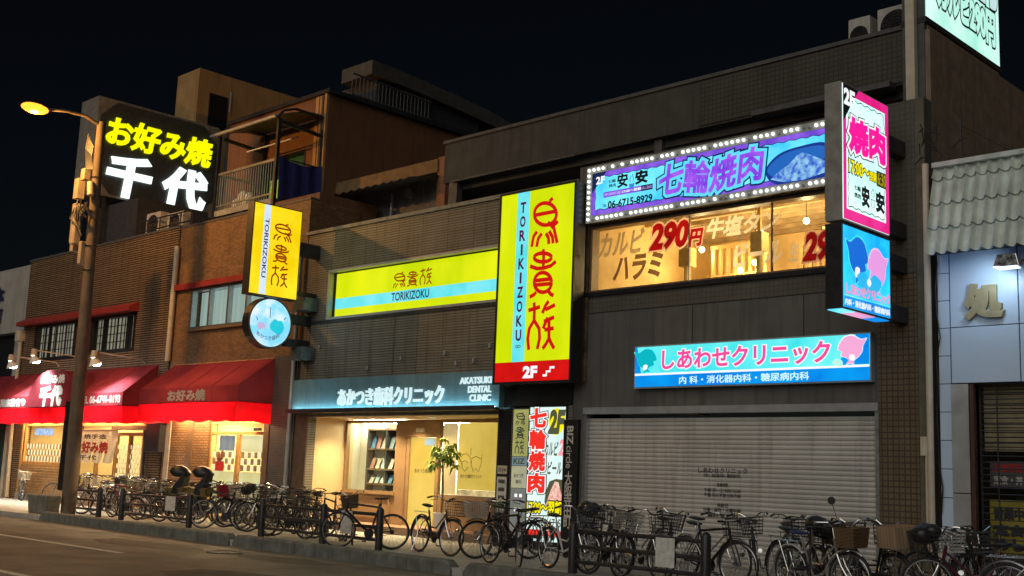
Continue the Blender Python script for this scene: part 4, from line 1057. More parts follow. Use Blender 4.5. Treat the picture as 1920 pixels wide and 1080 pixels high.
for t, bx in (('しあわせクリニック',(1305,876,886,1397)),('内科・消化器内科・糖尿病内科',(1315,887,894,1384)),('診療時間',(1340,905,912,1360)),('午前 月〜土 9:00-12:00',(1316,914,922,1384)),('午後 月火木金 5:00-7:00',(1316,923,931,1384)),('休診日',(1340,943,951,1360)),('日曜・祝日・木曜午後',(1315,951,959,1384)),('TEL 06 6741 0000',(1322,962,969,1378))):
    if t.startswith('TEL'): t = '電話受付中'
    letters(shu, t, m_shink, YF+.1, FRONT, fbox(*bx), .02, lift=.026)
# restaurant window with its room
fr = MB().frame(-15.6,-9.3,5.44,6.84,YF-.03,YF+.2,.05)
for x in (-13.15,-11.3): fr.box(x-.01,x+.01,YF+.05,YF+.1,5.49,6.79)
fr = fr.build('window_frame', m_brown, b4)
MB().box(-15.55,-9.35,YF+.07,YF+.08,5.49,6.79).build('pane', m_glass, fr)
MB().box(-15.7,-9.2,YF-.07,YF-.031,5.36,5.45).build('sill', m_black, b4)
rw = MB(); rw.box(-15.75,-9.0,22.6,22.7,4.6,7.6); rw.box(-15.76,-15.66,YF+.26,22.59,4.6,7.6); rw.box(-9.05,-8.95,YF+.26,22.59,4.6,7.6); rw.box(-15.65,-9.06,YF+.26,22.59,4.5,4.6)
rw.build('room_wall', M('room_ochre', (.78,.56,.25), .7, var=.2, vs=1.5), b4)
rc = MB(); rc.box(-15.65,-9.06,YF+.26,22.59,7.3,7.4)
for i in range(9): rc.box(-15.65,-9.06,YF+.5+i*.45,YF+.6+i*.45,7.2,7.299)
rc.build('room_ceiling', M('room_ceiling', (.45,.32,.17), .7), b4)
lw = MB()
for (xa_, xb_, y) in ((-14.2,-12.9,20.6),(-12.4,-11.4,21.2),(-11.3,-9.2,20.2)):
    k_ = int((xb_-xa_)/.17)
    for i in range(k_+1): lw.box(xa_+i*(xb_-xa_)/k_-.035,xa_+i*(xb_-xa_)/k_+.035,y,y+.06,4.61,6.62)
    lw.box(xa_-.05,xb_+.05,y-.01,y+.07,6.62,6.7); lw.box(xa_-.05,xb_+.05,y-.01,y+.07,6.0,6.05)
lw.build('wood_lattice', m_wood, b4)
tb = MB()
for x in (-15.0,-12.6,-10.6): tb.box(x-.5,x+.5,19.3,20.1,5.28,5.33); tb.box(x-.08,x+.08,19.6,19.8,4.61,5.279)
tb.build('table', m_brown, b4)
hoods = [at(1128,500,Y=19.2), at(1289,483,Y=19.4), at(1424,455,Y=19.4)]
for p in hoods:
    h = MB(); h.box(p.x-.13,p.x+.13,p.y-.13,p.y+.13,p.z-.2,p.z+.2); h.tube([(p.x,p.y,p.z-.2),(p.x,p.y,5.34)], .07, 10); h.tube([(p.x,p.y,p.z+.2),(p.x,p.y,7.19)], .05, 8)
    h.build('extractor_duct', M('duct_paint', (.66,.5,.2), .4), b4, smooth=False)
m_bulb = E('pendant_bulb', (1,.78,.36), 22)
pb = MB(); pc = MB()
for (px, py, y) in ((1178,462,20.6),(1150,492,20.2),(1214,457,21.3),(1235,479,20.8),(1316,468,20.5),(1425,432,20.0),(1512,414,19.8),(1388,507,20.2),(1416,492,19.6),(1180,470,22)):
    p = at(px,py,Y=y); pb.ball(p, .062, 10, 6); pc.tube([p+Vector((0,0,.07)),(p.x,p.y,7.19)], .008, 4)
    l = bpy.data.lights.new('pendant', 'POINT'); l.energy = 75; l.color = (1,.70,.33); l.shadow_soft_size = .07
    lo = bpy.data.objects.new('pendant_light', l); COL.objects.link(lo); lo.parent = b4; lo.location = p - Vector(b4.location) - Vector((0,0,.12))
pb.build('pendant_bulb', m_bulb, b4, smooth=True); pc.build('pendant_cord', m_black, b4)
GY = YF+.07
m_wtan = CLOTH('film_tan', (.62,.5,.28), .55); m_wbrn = CLOTH('film_brown', (.26,.15,.07), .5); m_wgrey = CLOTH('film_grey', (.9,.84,.7), .6)
m_wred = CLOTH('film_red', (.62,.012,.015), .55); m_wpink = CLOTH('film_pink', (.92,.62,.5), .6)
def onglass(t, bx, mat, b=.03, sh=.25, out=None):
    if out is not None: letters(fr, t, out, GY, FRONT, fbox(*bx, Y=GY), b+.06, sh, .004)
    letters(fr, t, mat, GY, FRONT, fbox(*bx, Y=GY), b, sh, .008)
onglass('カルビ', (1124,440,482,1208), m_wtan, .035); onglass('290', (1221,424,468,1290), m_wred, .05, .2, m_wpink); onglass('円', (1293,432,462,1318), m_wred, .05, .2, m_wpink)
onglass('ハラミ', (1152,484,527,1242), m_wbrn, .04); onglass('牛塩タン', (1326,412,448,1462), m_wgrey, .035); onglass('ビール', (1376,460,500,1466), m_wgrey, .04)
onglass('生', (1480,456,490,1498), m_wgrey, .03); onglass('290', (1508,440,488,1580), m_wred, .05, .2, m_wpink)
# upper storey, set back
UY = 19.2
up = MB(); up.box(-21.46,-8.9,UY,UY+.2,8.89,9.92); up.box(-21.46,-21.26,UY+.21,24,7.3,9.92); up.box(-21.25,-8.9,20.9,21.1,7.3,8.88)
up.box(-21.25,-8.55,UY+.21,24,8.7,8.88)
up.build('upper_wall', m_upper, b4)
tpb = MB(); tpb.box(-13.6,-8.75,UY-.02,UY-.003,8.93,9.88); tpb.build('parapet_tile', m_mosaic4, b4)
um = MB(); um.box(-21.5,-8.85,UY-.04,UY+.25,9.921,10.0); um.box(-21.1,-17.0,UY-.06,UY-.003,8.86,8.9); um.box(-21.25,-20.95,UY,UY+.2,7.4,8.885); um.box(-14.85,-14.65,UY+.1,UY+.3,8.2,8.885)
um.box(-12.2,-9.3,UY-.25,UY-.02,8.82,8.925); um.build('trim', m_dkgrey, b4)
wn_ = MB()
for x in (-20.4,-18.6,-16.6,-12.8,-11): wn_.box(x-.7,x+.7,20.86,20.895,7.9,8.7)
wn_.build('dark_window', M('dark_pane4', (.015,.017,.02), .08, bump=0), b4)
MB().box(-15.96,-8.55,YF+.26,UY+.9,7.55,7.7).build('roof', m_conc, b4)
ac_unit(-10.66,-10.2,20.0,20.6,9.95,10.75,'pale condenser unit on the high roof, farther from the rooftop sign tower')
ac_unit(-10.05,-9.3,20.0,20.5,9.95,10.8,'wider condenser unit with a slatted fan opening next to the rooftop sign tower')

# ------------------------------------------------------------------ grill restaurant bulb sign
gs = thing('bulb_sign', 'long cyan and purple grill restaurant sign ringed with white bulbs', 'sign', (-12.8,YF,6.93))
GSY = 17.98
gx0, gx1, gz0, gz1 = -15.58, -9.75, 6.88, 8.08
MB().box(gx0,gx1,GSY+.012,YF-.003,gz0,gz1).build('casing', m_dkgrey, gs)
MB().frame(gx0,gx1,gz0,gz1,GSY-.015,GSY+.011,.15).build('border', M('bulb_border', (.55,.58,.55), .4), gs)
fx0, fx1, fz0, fz1 = gx0+.15, gx1-.15, gz0+.15, gz1-.15
m_purp = E2('lit_purple', (.15,.06,.62), (.3,.13,.85), 1.0, 3); m_aqua = E2('lit_aqua', (.05,.58,.92), (.22,.90,1.0), 1.05, 1.4)
m_lblu = E('lit_navy', (.005,.03,.14), .5)
MB().box(fx0,fx1,GSY,GSY+.01,fz0,fz1).build('face', m_purp, gs)
flat(gs, wavy((fx0+.09,fx1-.02,fz0+.1,fz1-.1), .018, .12), m_lblu, GSY, FRONT, .002)
flat(gs, wavy((fx0+.1,fx1-.02,fz0+.115,fz1-.115), .018, .12), m_aqua, GSY, FRONT, .005)
flat(gs, [(fx0,fz1),(fx0,fz1-.42),(fx0+.38,fz1)], m_lblu, GSY, FRONT, .009)
def g4(pl, pt, pb, pr): return fbox(pl, pt, pb, pr, Y=GSY)
letters(gs, '2F', m_lwht, GSY, FRONT, g4(1119,333,346,1134), .03, lift=.013)
letters(gs, '七輪', m_lblk, GSY, FRONT, g4(1141,338,344,1155), .02, lift=.009); letters(gs, '焼肉', m_lblk, GSY, FRONT, g4(1142,346,352,1155), .02, lift=.009)
letters(gs, '安', m_lblk, GSY, FRONT, g4(1159,328,352,1177), .035, lift=.009); letters(gs, '安', m_lblk, GSY, FRONT, g4(1193,322,345,1214), .05, lift=.009)
a = at(1185,346,Y=GSY); m_pot = E('lit_pot', (.05,.3,.75), .8)
flat(gs, [(a.x-.07,a.z+.02),(a.x-.05,a.z-.1),(a.x+.05,a.z-.1),(a.x+.07,a.z+.02)], m_pot, GSY, FRONT, .009)
strokes(gs, [[(a.x-.04,a.z+.05),(a.x-.05,a.z+.12),(a.x-.02,a.z+.18)],[(a.x+.03,a.z+.05),(a.x+.04,a.z+.13),(a.x+.01,a.z+.22)]], m_pot, GSY, FRONT, .01)
x0,x1,z0,z1 = g4(1132,361,373,1224); rect(gs, (x0,x1,z0+.02,z1), m_purp, GSY, FRONT, .009)
rect(gs, (x0+.78*(x1-x0),x1,z0+.02,z1), m_lblu, GSY, FRONT, .013)
letters(gs, '寺田町店', E('lit_lilac', (.6,.5,.95), .9), GSY, FRONT, (x0+.03,x0+.36*(x1-x0),z0+.05,z1-.03), .02, lift=.013)
letters(gs, '17:00〜翌朝', m_lwht, GSY, FRONT, (x0+.39*(x1-x0),x0+.77*(x1-x0),z0+.05,z1-.03), .03, lift=.013)
letters(gs, '6:30', E('lit_lilac2', (.5,.3,.7), .8), GSY, FRONT, (x0+.8*(x1-x0),x1-.02,z0+.05,z1-.03), .03, lift=.017)
letters(gs, 'TEL', m_lblk, GSY, FRONT, g4(1130,384,389,1138), .02, lift=.009); letters(gs, '06-6715-8929', m_lblk, GSY, FRONT, g4(1141,378,391,1223), .035, lift=.009)
wig = lambda a: .05*math.sin(a*9)
outlined(gs, '七輪焼肉', GSY, FRONT, (at(1238,340,Y=GSY).x, at(1432,320,Y=GSY).x, 7.16, 7.78), [(m_lblu,.165),(E('pale_aqua_rim', (.12,.7,.95), 1.0),.12),(E2('lit_violet', (.2,.04,.75), (.42,.12,.9), 1.0, 4),.032)], shear=.12, lift=.009, bend=wig)
# bowl picture
bx = g4(1436,303,349,1546)
flat(gs, [p for p in fit(smooth_closed([(0,.45),(.06,.75),(.25,1.02),(.55,1.12),(.9,1.1),(.98,.7),(.98,.1),(.7,-.12),(.3,-.1),(.08,.12)]), (bx[0],fx1-.03,bx[2],bx[3]+.1))], E('bowl_blue', (.01,.05,.36), .7), GSY, FRONT, .009)
flat(gs, [p for p in fit(smooth_closed([(.03,.45),(.1,.72),(.28,.95),(.55,1.04),(.88,1.0),(.93,.65),(.6,.2),(.2,.2)]), (bx[0],fx1-.03,bx[2],bx[3]+.1))], E('bowl_in', (.02,.16,.62), .8), GSY, FRONT, .012)
flat(gs, fit([(.08,.2),(.2,.42),(.36,.62),(.5,.92),(.58,.98),(.7,.85),(.86,.62),(.96,.5),(.97,.15),(.6,.0),(.3,.02)], (bx[0],fx1-.03,bx[2],bx[3]+.05)), E2('meat_blue', (.03,.12,.68), (.35,.7,.95), .9, 9, .38, .62), GSY, FRONT, .015)
# bulbs: 100 parts, the unlit few included
bm_on = MB(); bm_on.ball((0,0,0), .031, 8, 6)
m_on = E('bulb_lit', (.95,1.0,.95), 2.2); m_off = M('bulb_unlit', (.5,.52,.5), .3)
proto = None; rnd = random.Random(11); spots = []
for i in range(46):
    t = i/45; spots += [(gx0+.075+t*(gx1-gx0-.15), gz0+.075, .88), (gx0+.075+t*(gx1-gx0-.15), gz1-.075, .72)]
for i in range(8): spots.append((gx0+.075, gz0+.075+(i+1)*(gz1-gz0-.15)/9, .97))
for (x, z, pr) in spots:
    on = rnd.random() < pr
    if proto is None: proto = bm_on.build('bulb', m_on, gs, smooth=True, local=True); o = proto
    else: o = proto.copy(); COL.objects.link(o); o.parent = gs
    o.material_slots[0].link = 'OBJECT'; o.material_slots[0].material = m_on if on else m_off
    o.location = (x+12.8, GSY-.035-YF, z-6.93)

# ------------------------------------------------------------------ clinic light box over the shutter
cl = thing('clinic_light_box', 'long turquoise clinic light box with pink lettering over the roller shutter', 'sign', (-11.9,YF,3.39))
CLY = 18.05; x0, x1, z0, z1 = -14.28, -9.25, 3.41, 4.25
MB().box(x0,x1,CLY+.012,YF-.003,z0,z1).build('casing', m_lightmetal, cl)
m_turq = E2('lit_turquoise', (.0,.66,.74), (.22,.95,.93), 1.05, 1.0, .3, .7); m_lblue = E2('lit_blue', (.0,.20,.75), (.0,.34,.9), 1.0, 1.5)
zs_ = z0+.03+.27*(z1-z0)
MB().box(x0+.03,x1-.03,CLY,CLY+.01,zs_,z1-.03).build('face', m_turq, cl)
MB().box(x0+.03,x1-.03,CLY,CLY+.01,z0+.03,zs_-.001).build('blue_band', m_lblue, cl)
rect(cl, (x0+.03,x1-.03,zs_-.005,zs_+.035), m_lwht, CLY, FRONT, .004)
for (ua, ub) in ((x0+.03,x0+.18),(x1-.62,x1-.03)): flat(cl, [(ua,zs_+.04),(ub,zs_+.04),(ub-.1 if ua < -12 else ub,z1-.03),(ua if ua < -12 else ua+.35,z1-.03)], m_lblue, CLY, FRONT, .003)
m_cpink = E('clinic_pink', (.86,.07,.33), 1.0)
q = fbox(1243,650,692,1556,CLY)
for mat, b, l in ((m_lwht,.075,.007),(m_cpink,.03,.011)): letters(cl, 'しあわせクリニック', mat, CLY, FRONT, (q[0],q[1],zs_+.1,z1-.12), b, lift=l)
q = fbox(1274,710,724,1517,CLY)
letters(cl, '内 科・消化器内科・糖尿病内科', E('pale_aqua', (.65,.95,.95), 1.0), CLY, FRONT, (q[0],q[1],z0+.065,zs_-.05), .02, lift=.006)
DOL = [(.12,.62),(.0,.86),(.2,.84),(.5,1.0),(.8,.93),(.97,.68),(1,.5),(.86,.44),(.9,.3),(.72,.22),(.62,.14),(.72,-.02),(.55,.02),(.42,-.06),(.44,.12),(.3,.22),(.16,.4)]
def dolphin(parent, box, body, plane, face, flip=False, lift=.006, rimc=None, upside=False):
    pts = smooth_closed(DOL, 4)
    if rimc is not None: flat(parent, grow(fit(pts, box, flip), 1.08), rimc, plane, face, lift-.003)
    flat(parent, fit(pts, box, flip), body, plane, face, lift)
    flat(parent, fit(smooth_closed([(.4,.1),(.56,.12),(.6,.3),(.42,.3)], 4), box, flip), m_lwht, plane, face, lift+.003)
q = fbox(1191,655,702,1231,CLY); dolphin(cl, (q[0],q[1],zs_+.06,z1-.07), E('dolphin_teal', (.0,.5,.58), .9), CLY, FRONT, rimc=E('dolphin_rim', (.1,.85,.9), 1))
q = fbox(1572,628,690,1624,CLY); dolphin(cl, (q[0],q[1],zs_+.06,z1-.05), E('dolphin_pink', (.95,.42,.72), .95), CLY, FRONT, True, rimc=m_lwht)
q = fbox(1560,673,688,1580,CLY); flat(cl, smooth_closed([(q[0],q[2]+.06),(q[0]+.08,q[3]),(q[1],q[3]-.05),(q[1]-.03,q[2])]), E('seal_pale', (.5,.95,.8), .95), CLY, FRONT, .006)

# ------------------------------------------------------------------ projecting double light box near the corner
TX = -8.61
p1 = lightbox('upper_light_box', 'upper projecting light box with a pink wavy border and grill restaurant hours', TX,15.93,17.5,5.70,7.93,.3,M('box_grey', (.3,.29,.26), .5),E2('lit_mint', (.45,.9,.82), (.75,.97,.92), 1.25, 2))
p1r = (15.96,17.47,5.73,7.90)
def P1(pl, pt, pb, pr): return sbox(pl, pt, pb, pr, TX)
m_mag = E2('lit_magenta', (.75,.01,.2), (.9,.03,.32), 1.0, 3)
o_ = wavy((p1r[0]+.16,p1r[1]-.16,p1r[2]+.22,p1r[3]-.2), .02, .1, 3)
# pink border built as four strips, then the thin dark wavy line
for bx in ((p1r[0],p1r[0]+.1,p1r[2],p1r[3]),(p1r[1]-.12,p1r[1],p1r[2],p1r[3]),(p1r[0]+.1,p1r[1]-.12,p1r[2],p1r[2]+.17),(p1r[0]+.1,p1r[1]-.12,p1r[3]-.15,p1r[3])): rect(p1, bx, m_mag, TX, SIDE, .004)
strokes(p1, [o_+[o_[0]]], m_lblk, TX, SIDE, .008, .006, name='border_line')
flat(p1, [(p1r[0],p1r[3]),(p1r[0],p1r[3]-.62),(p1r[0]+.5,p1r[3])], m_lblk, TX, SIDE, .01)
letters(p1, '2F', m_lwht, TX, SIDE, (p1r[0]+.03,p1r[0]+.35,p1r[3]-.32,p1r[3]-.08), .05, lift=.014)
outlined(p1, '焼肉', TX, SIDE, (16.15,17.3,6.88,7.4), [(m_lblk,.15),(m_lwht,.12),(m_lpink,.06)], lift=.012, bend=lambda a: -.02*math.sin(a*7))
outlined(p1, '17:00〜', TX, SIDE, (16.12,16.78,6.5,6.7), [(m_lblk,.1),(m_lyel,.03)], lift=.01)
outlined(p1, '翌朝', TX, SIDE, (16.8,17.02,6.51,6.66), [(m_lblk,.1),(m_lyel,.03)], lift=.01)
rect(p1, (17.03,17.36,6.46,6.72), m_lgrey, TX, SIDE, .01); outlined(p1, '6:30', TX, SIDE, (17.06,17.33,6.49,6.69), [(m_lblk,.09),(E('ochre_lit', (.5,.42,.0), .8),.02)], lift=.014)
letters(p1, '七輪', m_lblk, TX, SIDE, (16.3,16.5,6.25,6.33), .03, lift=.008); letters(p1, '焼肉', m_lblk, TX, SIDE, (16.3,16.5,6.13,6.21), .03, lift=.008)
letters(p1, '安', m_lblk, TX, SIDE, (16.55,16.78,6.05,6.36), .06, lift=.008); letters(p1, '安', m_lblk, TX, SIDE, (17.02,17.28,6.05,6.36), .06, lift=.008)
strokes(p1, [[(16.84,6.2),(16.86,6.08),(16.95,6.08),(16.97,6.2),(16.84,6.2)],[(16.88,6.24),(16.86,6.32),(16.9,6.38)],[(16.93,6.24),(16.95,6.32),(16.92,6.38)]], m_lgrey, TX, SIDE, .008, .008)
p2 = lightbox('lower_light_box', 'lower projecting light box, blue with two dolphins, under the pink bordered one', TX,15.93,17.5,4.33,5.66,.3,m_black,E2('lit_sky', (.0,.32,.85), (.02,.6,1.0), 1.3, 1.6))
p2r = (15.97,17.46,4.36,5.62)
rect(p2, (p2r[0],p2r[1],p2r[2],p2r[2]+.17), m_lblue, TX, SIDE, .004); rect(p2, (p2r[0],p2r[1],p2r[2]+.17,p2r[2]+.19), m_turq, TX, SIDE, .004)
dolphin(p2, (16.02,16.72,4.8,5.5), E('dolphin_blue', (.0,.15,.72), .95), TX, SIDE, rimc=m_turq, lift=.009)
dolphin(p2, (16.72,17.38,4.72,5.4), E('dolphin_pink2', (.85,.35,.8), .95), TX, SIDE, True, rimc=E('pinkrim', (.9,.6,.9), .9), lift=.012)
flat(p2, fit(smooth_closed([(.5,0),(.85,.3),(1,.75),(.7,1),(.5,.75),(.3,1),(0,.75),(.15,.3)]), (16.35,17.15,4.62,4.98)), E('pool_blue', (.02,.5,.9), .95), TX, SIDE, .016)
flat(p2, fit(smooth_closed([(.5,0),(1,.5),(.5,1),(0,.5)]), (16.66,16.8,4.76,4.9)), m_lwht, TX, SIDE, .02)
letters(p2, 'しあわせクリニック', E('lit_rose', (.9,.3,.5), .95), TX, SIDE, (15.99,17.42,4.56,4.72), .05, lift=.024)
letters(p2, '内科・消化器内科・糖尿病内科', m_lwht, TX, SIDE, (15.99,17.44,4.39,4.49), .03, lift=.008)
for (ya, yb, mt_) in ((15.95,16.35,m_aqua),(16.36,17.0,E('under_pink', (.85,.35,.6), .9)),(17.01,17.48,m_lblue)):
    MB().box(TX-.27,TX-.03,ya,yb,4.315,4.329).build('underside_panel', mt_, p2)
for t, zz in ((p1,7.2),(p1,5.78),(p2,5.2),(p2,4.36)):
    MB().box(TX-.24,TX-.04,17.502,YF-.03,zz,zz+.26).build('bracket', m_dark, t)

# ------------------------------------------------------------------ rooftop sign tower on the corner
KX = -8.38
kt = thing('rooftop_sign_tower', 'rooftop sign tower, pale green menu panel above a blank brown board', 'sign', (KX-.2,20,8.0))
ky0, ky1 = 18.44, 21.7
MB().box(KX-.42,KX-.02,ky0,ky1,8.0,13.0).build('casing', m_dkgrey, kt)
MB().box(KX-.019,KX-.002,ky0+.1,ky1-.1,8.1,9.62).build('blank_board', M('blank_brown', (.32,.22,.15), .6, var=.12, vs=1), kt)
MB().box(KX-.019,KX,ky0+.06,ky1-.03,9.76,12.9).build('face', E2('lit_green', (.36,.82,.66), (.75,1.0,.92), 1.1, 1.0), kt)
q = sbox(1768,38,58,1868,KX)
outlined(kt, 'カルビ290円', KX, SIDE, (18.95,21.45,10.1,10.75), [(m_lblk,.12),(E('lit_pale_green', (.5,.92,.78), 1.0),.06)], lift=.006)
outlined(kt, '七輪焼肉', KX, SIDE, (18.6,21.5,10.95,11.9), [(m_lblk,.17),(E('pale_lilac', (.55,.75,.75), 1.0),.13)], lift=.006)
pp = MB(); pp.box(KX-.3,KX-.14,ky0-.14,ky0-.02,8.25,12.5); pp.build('post_cover', m_cream, kt)
MB().box(KX-.44,KX+.02,ky0-.01,ky1+.02,9.64,9.74).build('rail', m_black, kt)
MB().box(KX-.44,KX+.02,ky0-.01,ky1+.02,7.9,7.99).build('rail', m_black, kt)
MB().box(KX-.4,KX-.1,ky0+.1,ky1-.2,7.3,7.89).build('plinth', m_upper, kt)

# ------------------------------------------------------------------ shop house with the tiled pent roof on the right
b5 = thing('tiled_roof_shop', 'shop with grey wavy tiled pent roof and pale blue panels beside the corner', 'building', (-6.5,YF,SW))
w = MB(); w.wall(-8.2,-2.5,SW,6.95,YF+.1,YF+.3,[(-7.6,-3.0,SW,3.34)]); w.build('wall', m_dkgrey, b5); MB().box(-8.2,-2.5,23,30,SW,6.9).build('rear_block', m_dkgrey, b5)
pn = MB()
for (a_, c_) in ((-7.94,-6.86),(-6.85,-5.6),(-5.59,-4.3)):
    pn.box(a_+.006,c_-.006,YF-.01,YF+.09,3.36,4.245); pn.box(a_+.006,c_-.006,YF-.01,YF+.09,4.26,5.5)
pn.build('panel', m_bluepanel, b5)
cn = MB()
for i in range(12): cn.box(-8.14,-7.955,YF-.01,YF+.09,.2+i*.45+.006,.2+(i+1)*.45-.006)
cn.build('narrow_panel', m_bluepanel, b5)
MB().box(-7.945,-7.67,YF-.03,YF+.09,SW,1.62).build('steel_pillar', m_steel, b5); MB().box(-7.945,-7.67,YF-.03,YF+.09,1.635,3.34).build('steel_pillar', m_steel, b5)
MB().box(-7.66,-7.6,YF+.0,YF+.2,SW,3.34).build('edge_trim', M('edge_brown', (.09,.035,.025), .4), b5)
# wavy tiles
KY = [YF-.04,YF-.10,YF-.20,YF-.30,YF-.42]
KZ = [at(1748,py,Y=y).z for py, y in zip((317,336,381,426,473), KY)]
kx0 = at(1746,380,Y=KY[2]).x; pitch = (at(1920,360,Y=KY[2]).x-kx0)/8.15
rows = list(zip(KZ[:-1], KZ[1:]))
tl = MB(); nt_ = 30; sub = 8
for r_i, (zt_, zb_2) in enumerate(rows):
    yt, yb2 = KY[r_i], KY[r_i+1]-.045; jx = random.uniform(-.004,.004)
    vs = []; fs_ = []; W = nt_*sub+1; H = 4
    for j in range(H+1):
        t = j/H
        for i in range(W):
            u = (i % sub)/sub; cur = math.sin(PI*u)
            ridge = .034 if i % sub == 0 else (.018 if i % sub in (1, sub-1) else 0)
            vs.append((kx0+jx+i*pitch/sub, yt+(yb2-yt)*t + .035*cur - ridge + .006*math.sin(i//sub*2.3+r_i), zt_+(zb_2-zt_)*t - (.045*cur*t if j > 0 else 0)))
    for i in range(W): vs.append((vs[H*W+i][0], vs[H*W+i][1]+.05, vs[H*W+i][2]+.004))
    for j in range(H+1):
        for i in range(W-1): fs_.append((j*W+i,(j+1)*W+i,(j+1)*W+i+1,j*W+i+1))
    tl.add(vs, fs_)
tl.build('tile_roof', m_kawara, b5, smooth=True)
MB().box(kx0-.02,-2.4,YF-.12,YF+.15,KZ[0],KZ[0]+.08).build('ridge_cap', m_kawara, b5)
MB().box(kx0+.03,-2.4,YF-.38,YF-.0,KZ[4]+.03,KZ[4]+.05).build('eave_board', m_dark, b5)
kp = MB(); kp.tube([(-8.26,YF-.12,7.0),(-8.26,YF-.12,1.1),(-8.12,YF-.14,.75),(-8.0,YF-.16,.14)], .055, 10)
kp.build('downpipe', m_cream, b5, smooth=True)
kc = MB(); kc.tube([(-8.33,YF-.1,2.25),(-8.33,YF-.1,.9),(-8.22,YF-.12,.3)], .03, 6); kc.box(-8.42,-8.28,YF-.14,YF-.04,2.2,2.5); kc.build('conduit', m_cream, b5)
wr = MB()
for i in range(7):
    wr.tube([(-8.15+.03*math.sin(i),YF-.05,6.9-.8*i),(-8.13+.04*math.cos(i*2),YF-.06,6.5-.8*i),(-8.15+.03*math.sin(i+1),YF-.05,6.1-.8*i)], .012, 5)
wr.build('cable', m_black, b5)
an = MB(); rnd = random.Random(8)
for i in range(16):
    p = Vector((-8.15+rnd.uniform(-.25,.35),YF-.05+rnd.uniform(-.1,.1),7.2+rnd.uniform(-.1,.5))); q = p+Vector((rnd.uniform(-.3,.3),rnd.uniform(-.15,.15),rnd.uniform(-.3,.3)))
    an.tube([p,(p+q)/2+Vector((0,0,.06)),q], .01, 4)
an.tube([(-7.7,YF,7.0),(-7.7,YF,7.75)], .012, 5); an.tube([(-7.7,YF,7.6),(-7.0,YF+.6,7.1)], .006, 4)
an.build('cable_tangle', m_dark, b5)
letters(b5, '処', m_gold, YF-.01, FRONT, fbox(1814,538,597,1879), .06, lift=.07, solid=.065)
fx = thing('wall_flood', 'chrome wall flood lamp on the pale blue panel near the picture edge', 'lamp', (-7.0,YF,5.25))
c = at(1890,489,Y=YF-.35)
MB().add([(c.x-.2,c.y-.1,c.z-.1),(c.x+.2,c.y-.1,c.z-.1),(c.x+.2,c.y+.1,c.z-.12),(c.x-.2,c.y+.1,c.z-.12),(c.x-.15,c.y-.08,c.z+.1),(c.x+.15,c.y-.08,c.z+.1),(c.x+.15,c.y+.1,c.z+.09),(c.x-.15,c.y+.1,c.z+.09)],
         [(0,3,2,1),(4,5,6,7),(0,1,5,4),(1,2,6,5),(2,3,7,6),(3,0,4,7)]).build('housing', m_chrome, fx, bevel=.01)
MB().tube([(c.x+.05,c.y+.1,c.z),(c.x+.25,YF-.012,c.z+.05)], .03, 8).build('arm', m_brown, fx)
MB().box(c.x-.16,c.x+.16,c.y-.09,c.y+.08,c.z-.118,c.z-.112).build('lens', E('added_lens_glow', (.75,.88,1.0), 3), fx)  # lens glow added to go with the fill spot
l = bpy.data.lights.new('wall_flood', 'SPOT'); l.energy = 16; l.spot_size = math.radians(150); l.spot_blend = .8; l.color = (.62,.8,1.0); l.shadow_soft_size = .1  # spot added at the fixture to brighten the pale panels
lo = bpy.data.objects.new('added_panel_fill', l); COL.objects.link(lo); lo.parent = fx; lo.location = (c.x+7.0-.2, c.y-YF-.15, c.z-5.25-.16)
lo.rotation_euler = Vector((.25,-.75,.35)).to_track_quat('Z','Y').to_euler()
# shop interior behind the pipe grille
it = MB(); it.box(-7.6,-2.6,YF+1.6,YF+1.7,SW,3.4); it.build('interior', m_dkgrey, b5)
bl = MB()
for i in range(14): bl.box(-7.58,-3.0,YF+.34,YF+.36,2.3+i*.075,2.3+i*.075+.06)
bl.build('blind', M('blind', (.3,.25,.15), .6), b5)
gr = MB()
for i in range(26): gr.tube([(-7.58,YF+.16,.75+i*.098),(-3.0,YF+.16,.75+i*.098)], .009, 5)
for x in (-7.3,-6.4,-5.5): gr.tube([(x,YF+.16,.7),(x,YF+.16,3.3)], .012, 5)
gr.build('pipe_grille', m_dark, b5)
MB().box(-7.55,-3.0,YF+.05,YF+.3,.6,.68).build('counter', m_dark, b5)
MB().box(-7.55,-3.0,YF+.1,YF+.25,SW,.59).build('front_panel', m_dkgrey, b5)
yb = thing('yellow_banner', 'yellow rounded banner behind the grille of the tiled roof shop', 'banner', (-7.3,YF+.5,.7))
MB().box(-7.58,-6.98,YF+.45,YF+.5,.7,1.55).build('sheet', M('banner_yellow', (.3,.25,.03), .5), yb, bevel=.02)
for i, (t, z) in enumerate((('営業中',1.25),('定食',1.0),('めし',.78))): letters(yb, t, m_blkp, YF+.45, FRONT, (-7.5,-7.05,z,z+.17), .06)
mn = thing('menu_board', 'dim menu board with red and white rows behind the grille', 'board', (-7.2,YF+.5,1.75))
MB().box(-7.56,-6.6,YF+.47,YF+.5,1.75,2.15).build('board', m_dkgrey, mn)
letters(mn, 'お食事処', m_redp, YF+.47, FRONT, (-7.5,-7.05,1.98,2.12), .04); letters(mn, '定食・丼', m_dimw, YF+.47, FRONT, (-7.5,-7.05,1.79,1.93), .04); letters(mn, '一品料理', m_dimw, YF+.47, FRONT, (-7.0,-6.65,1.85,2.05), .04)

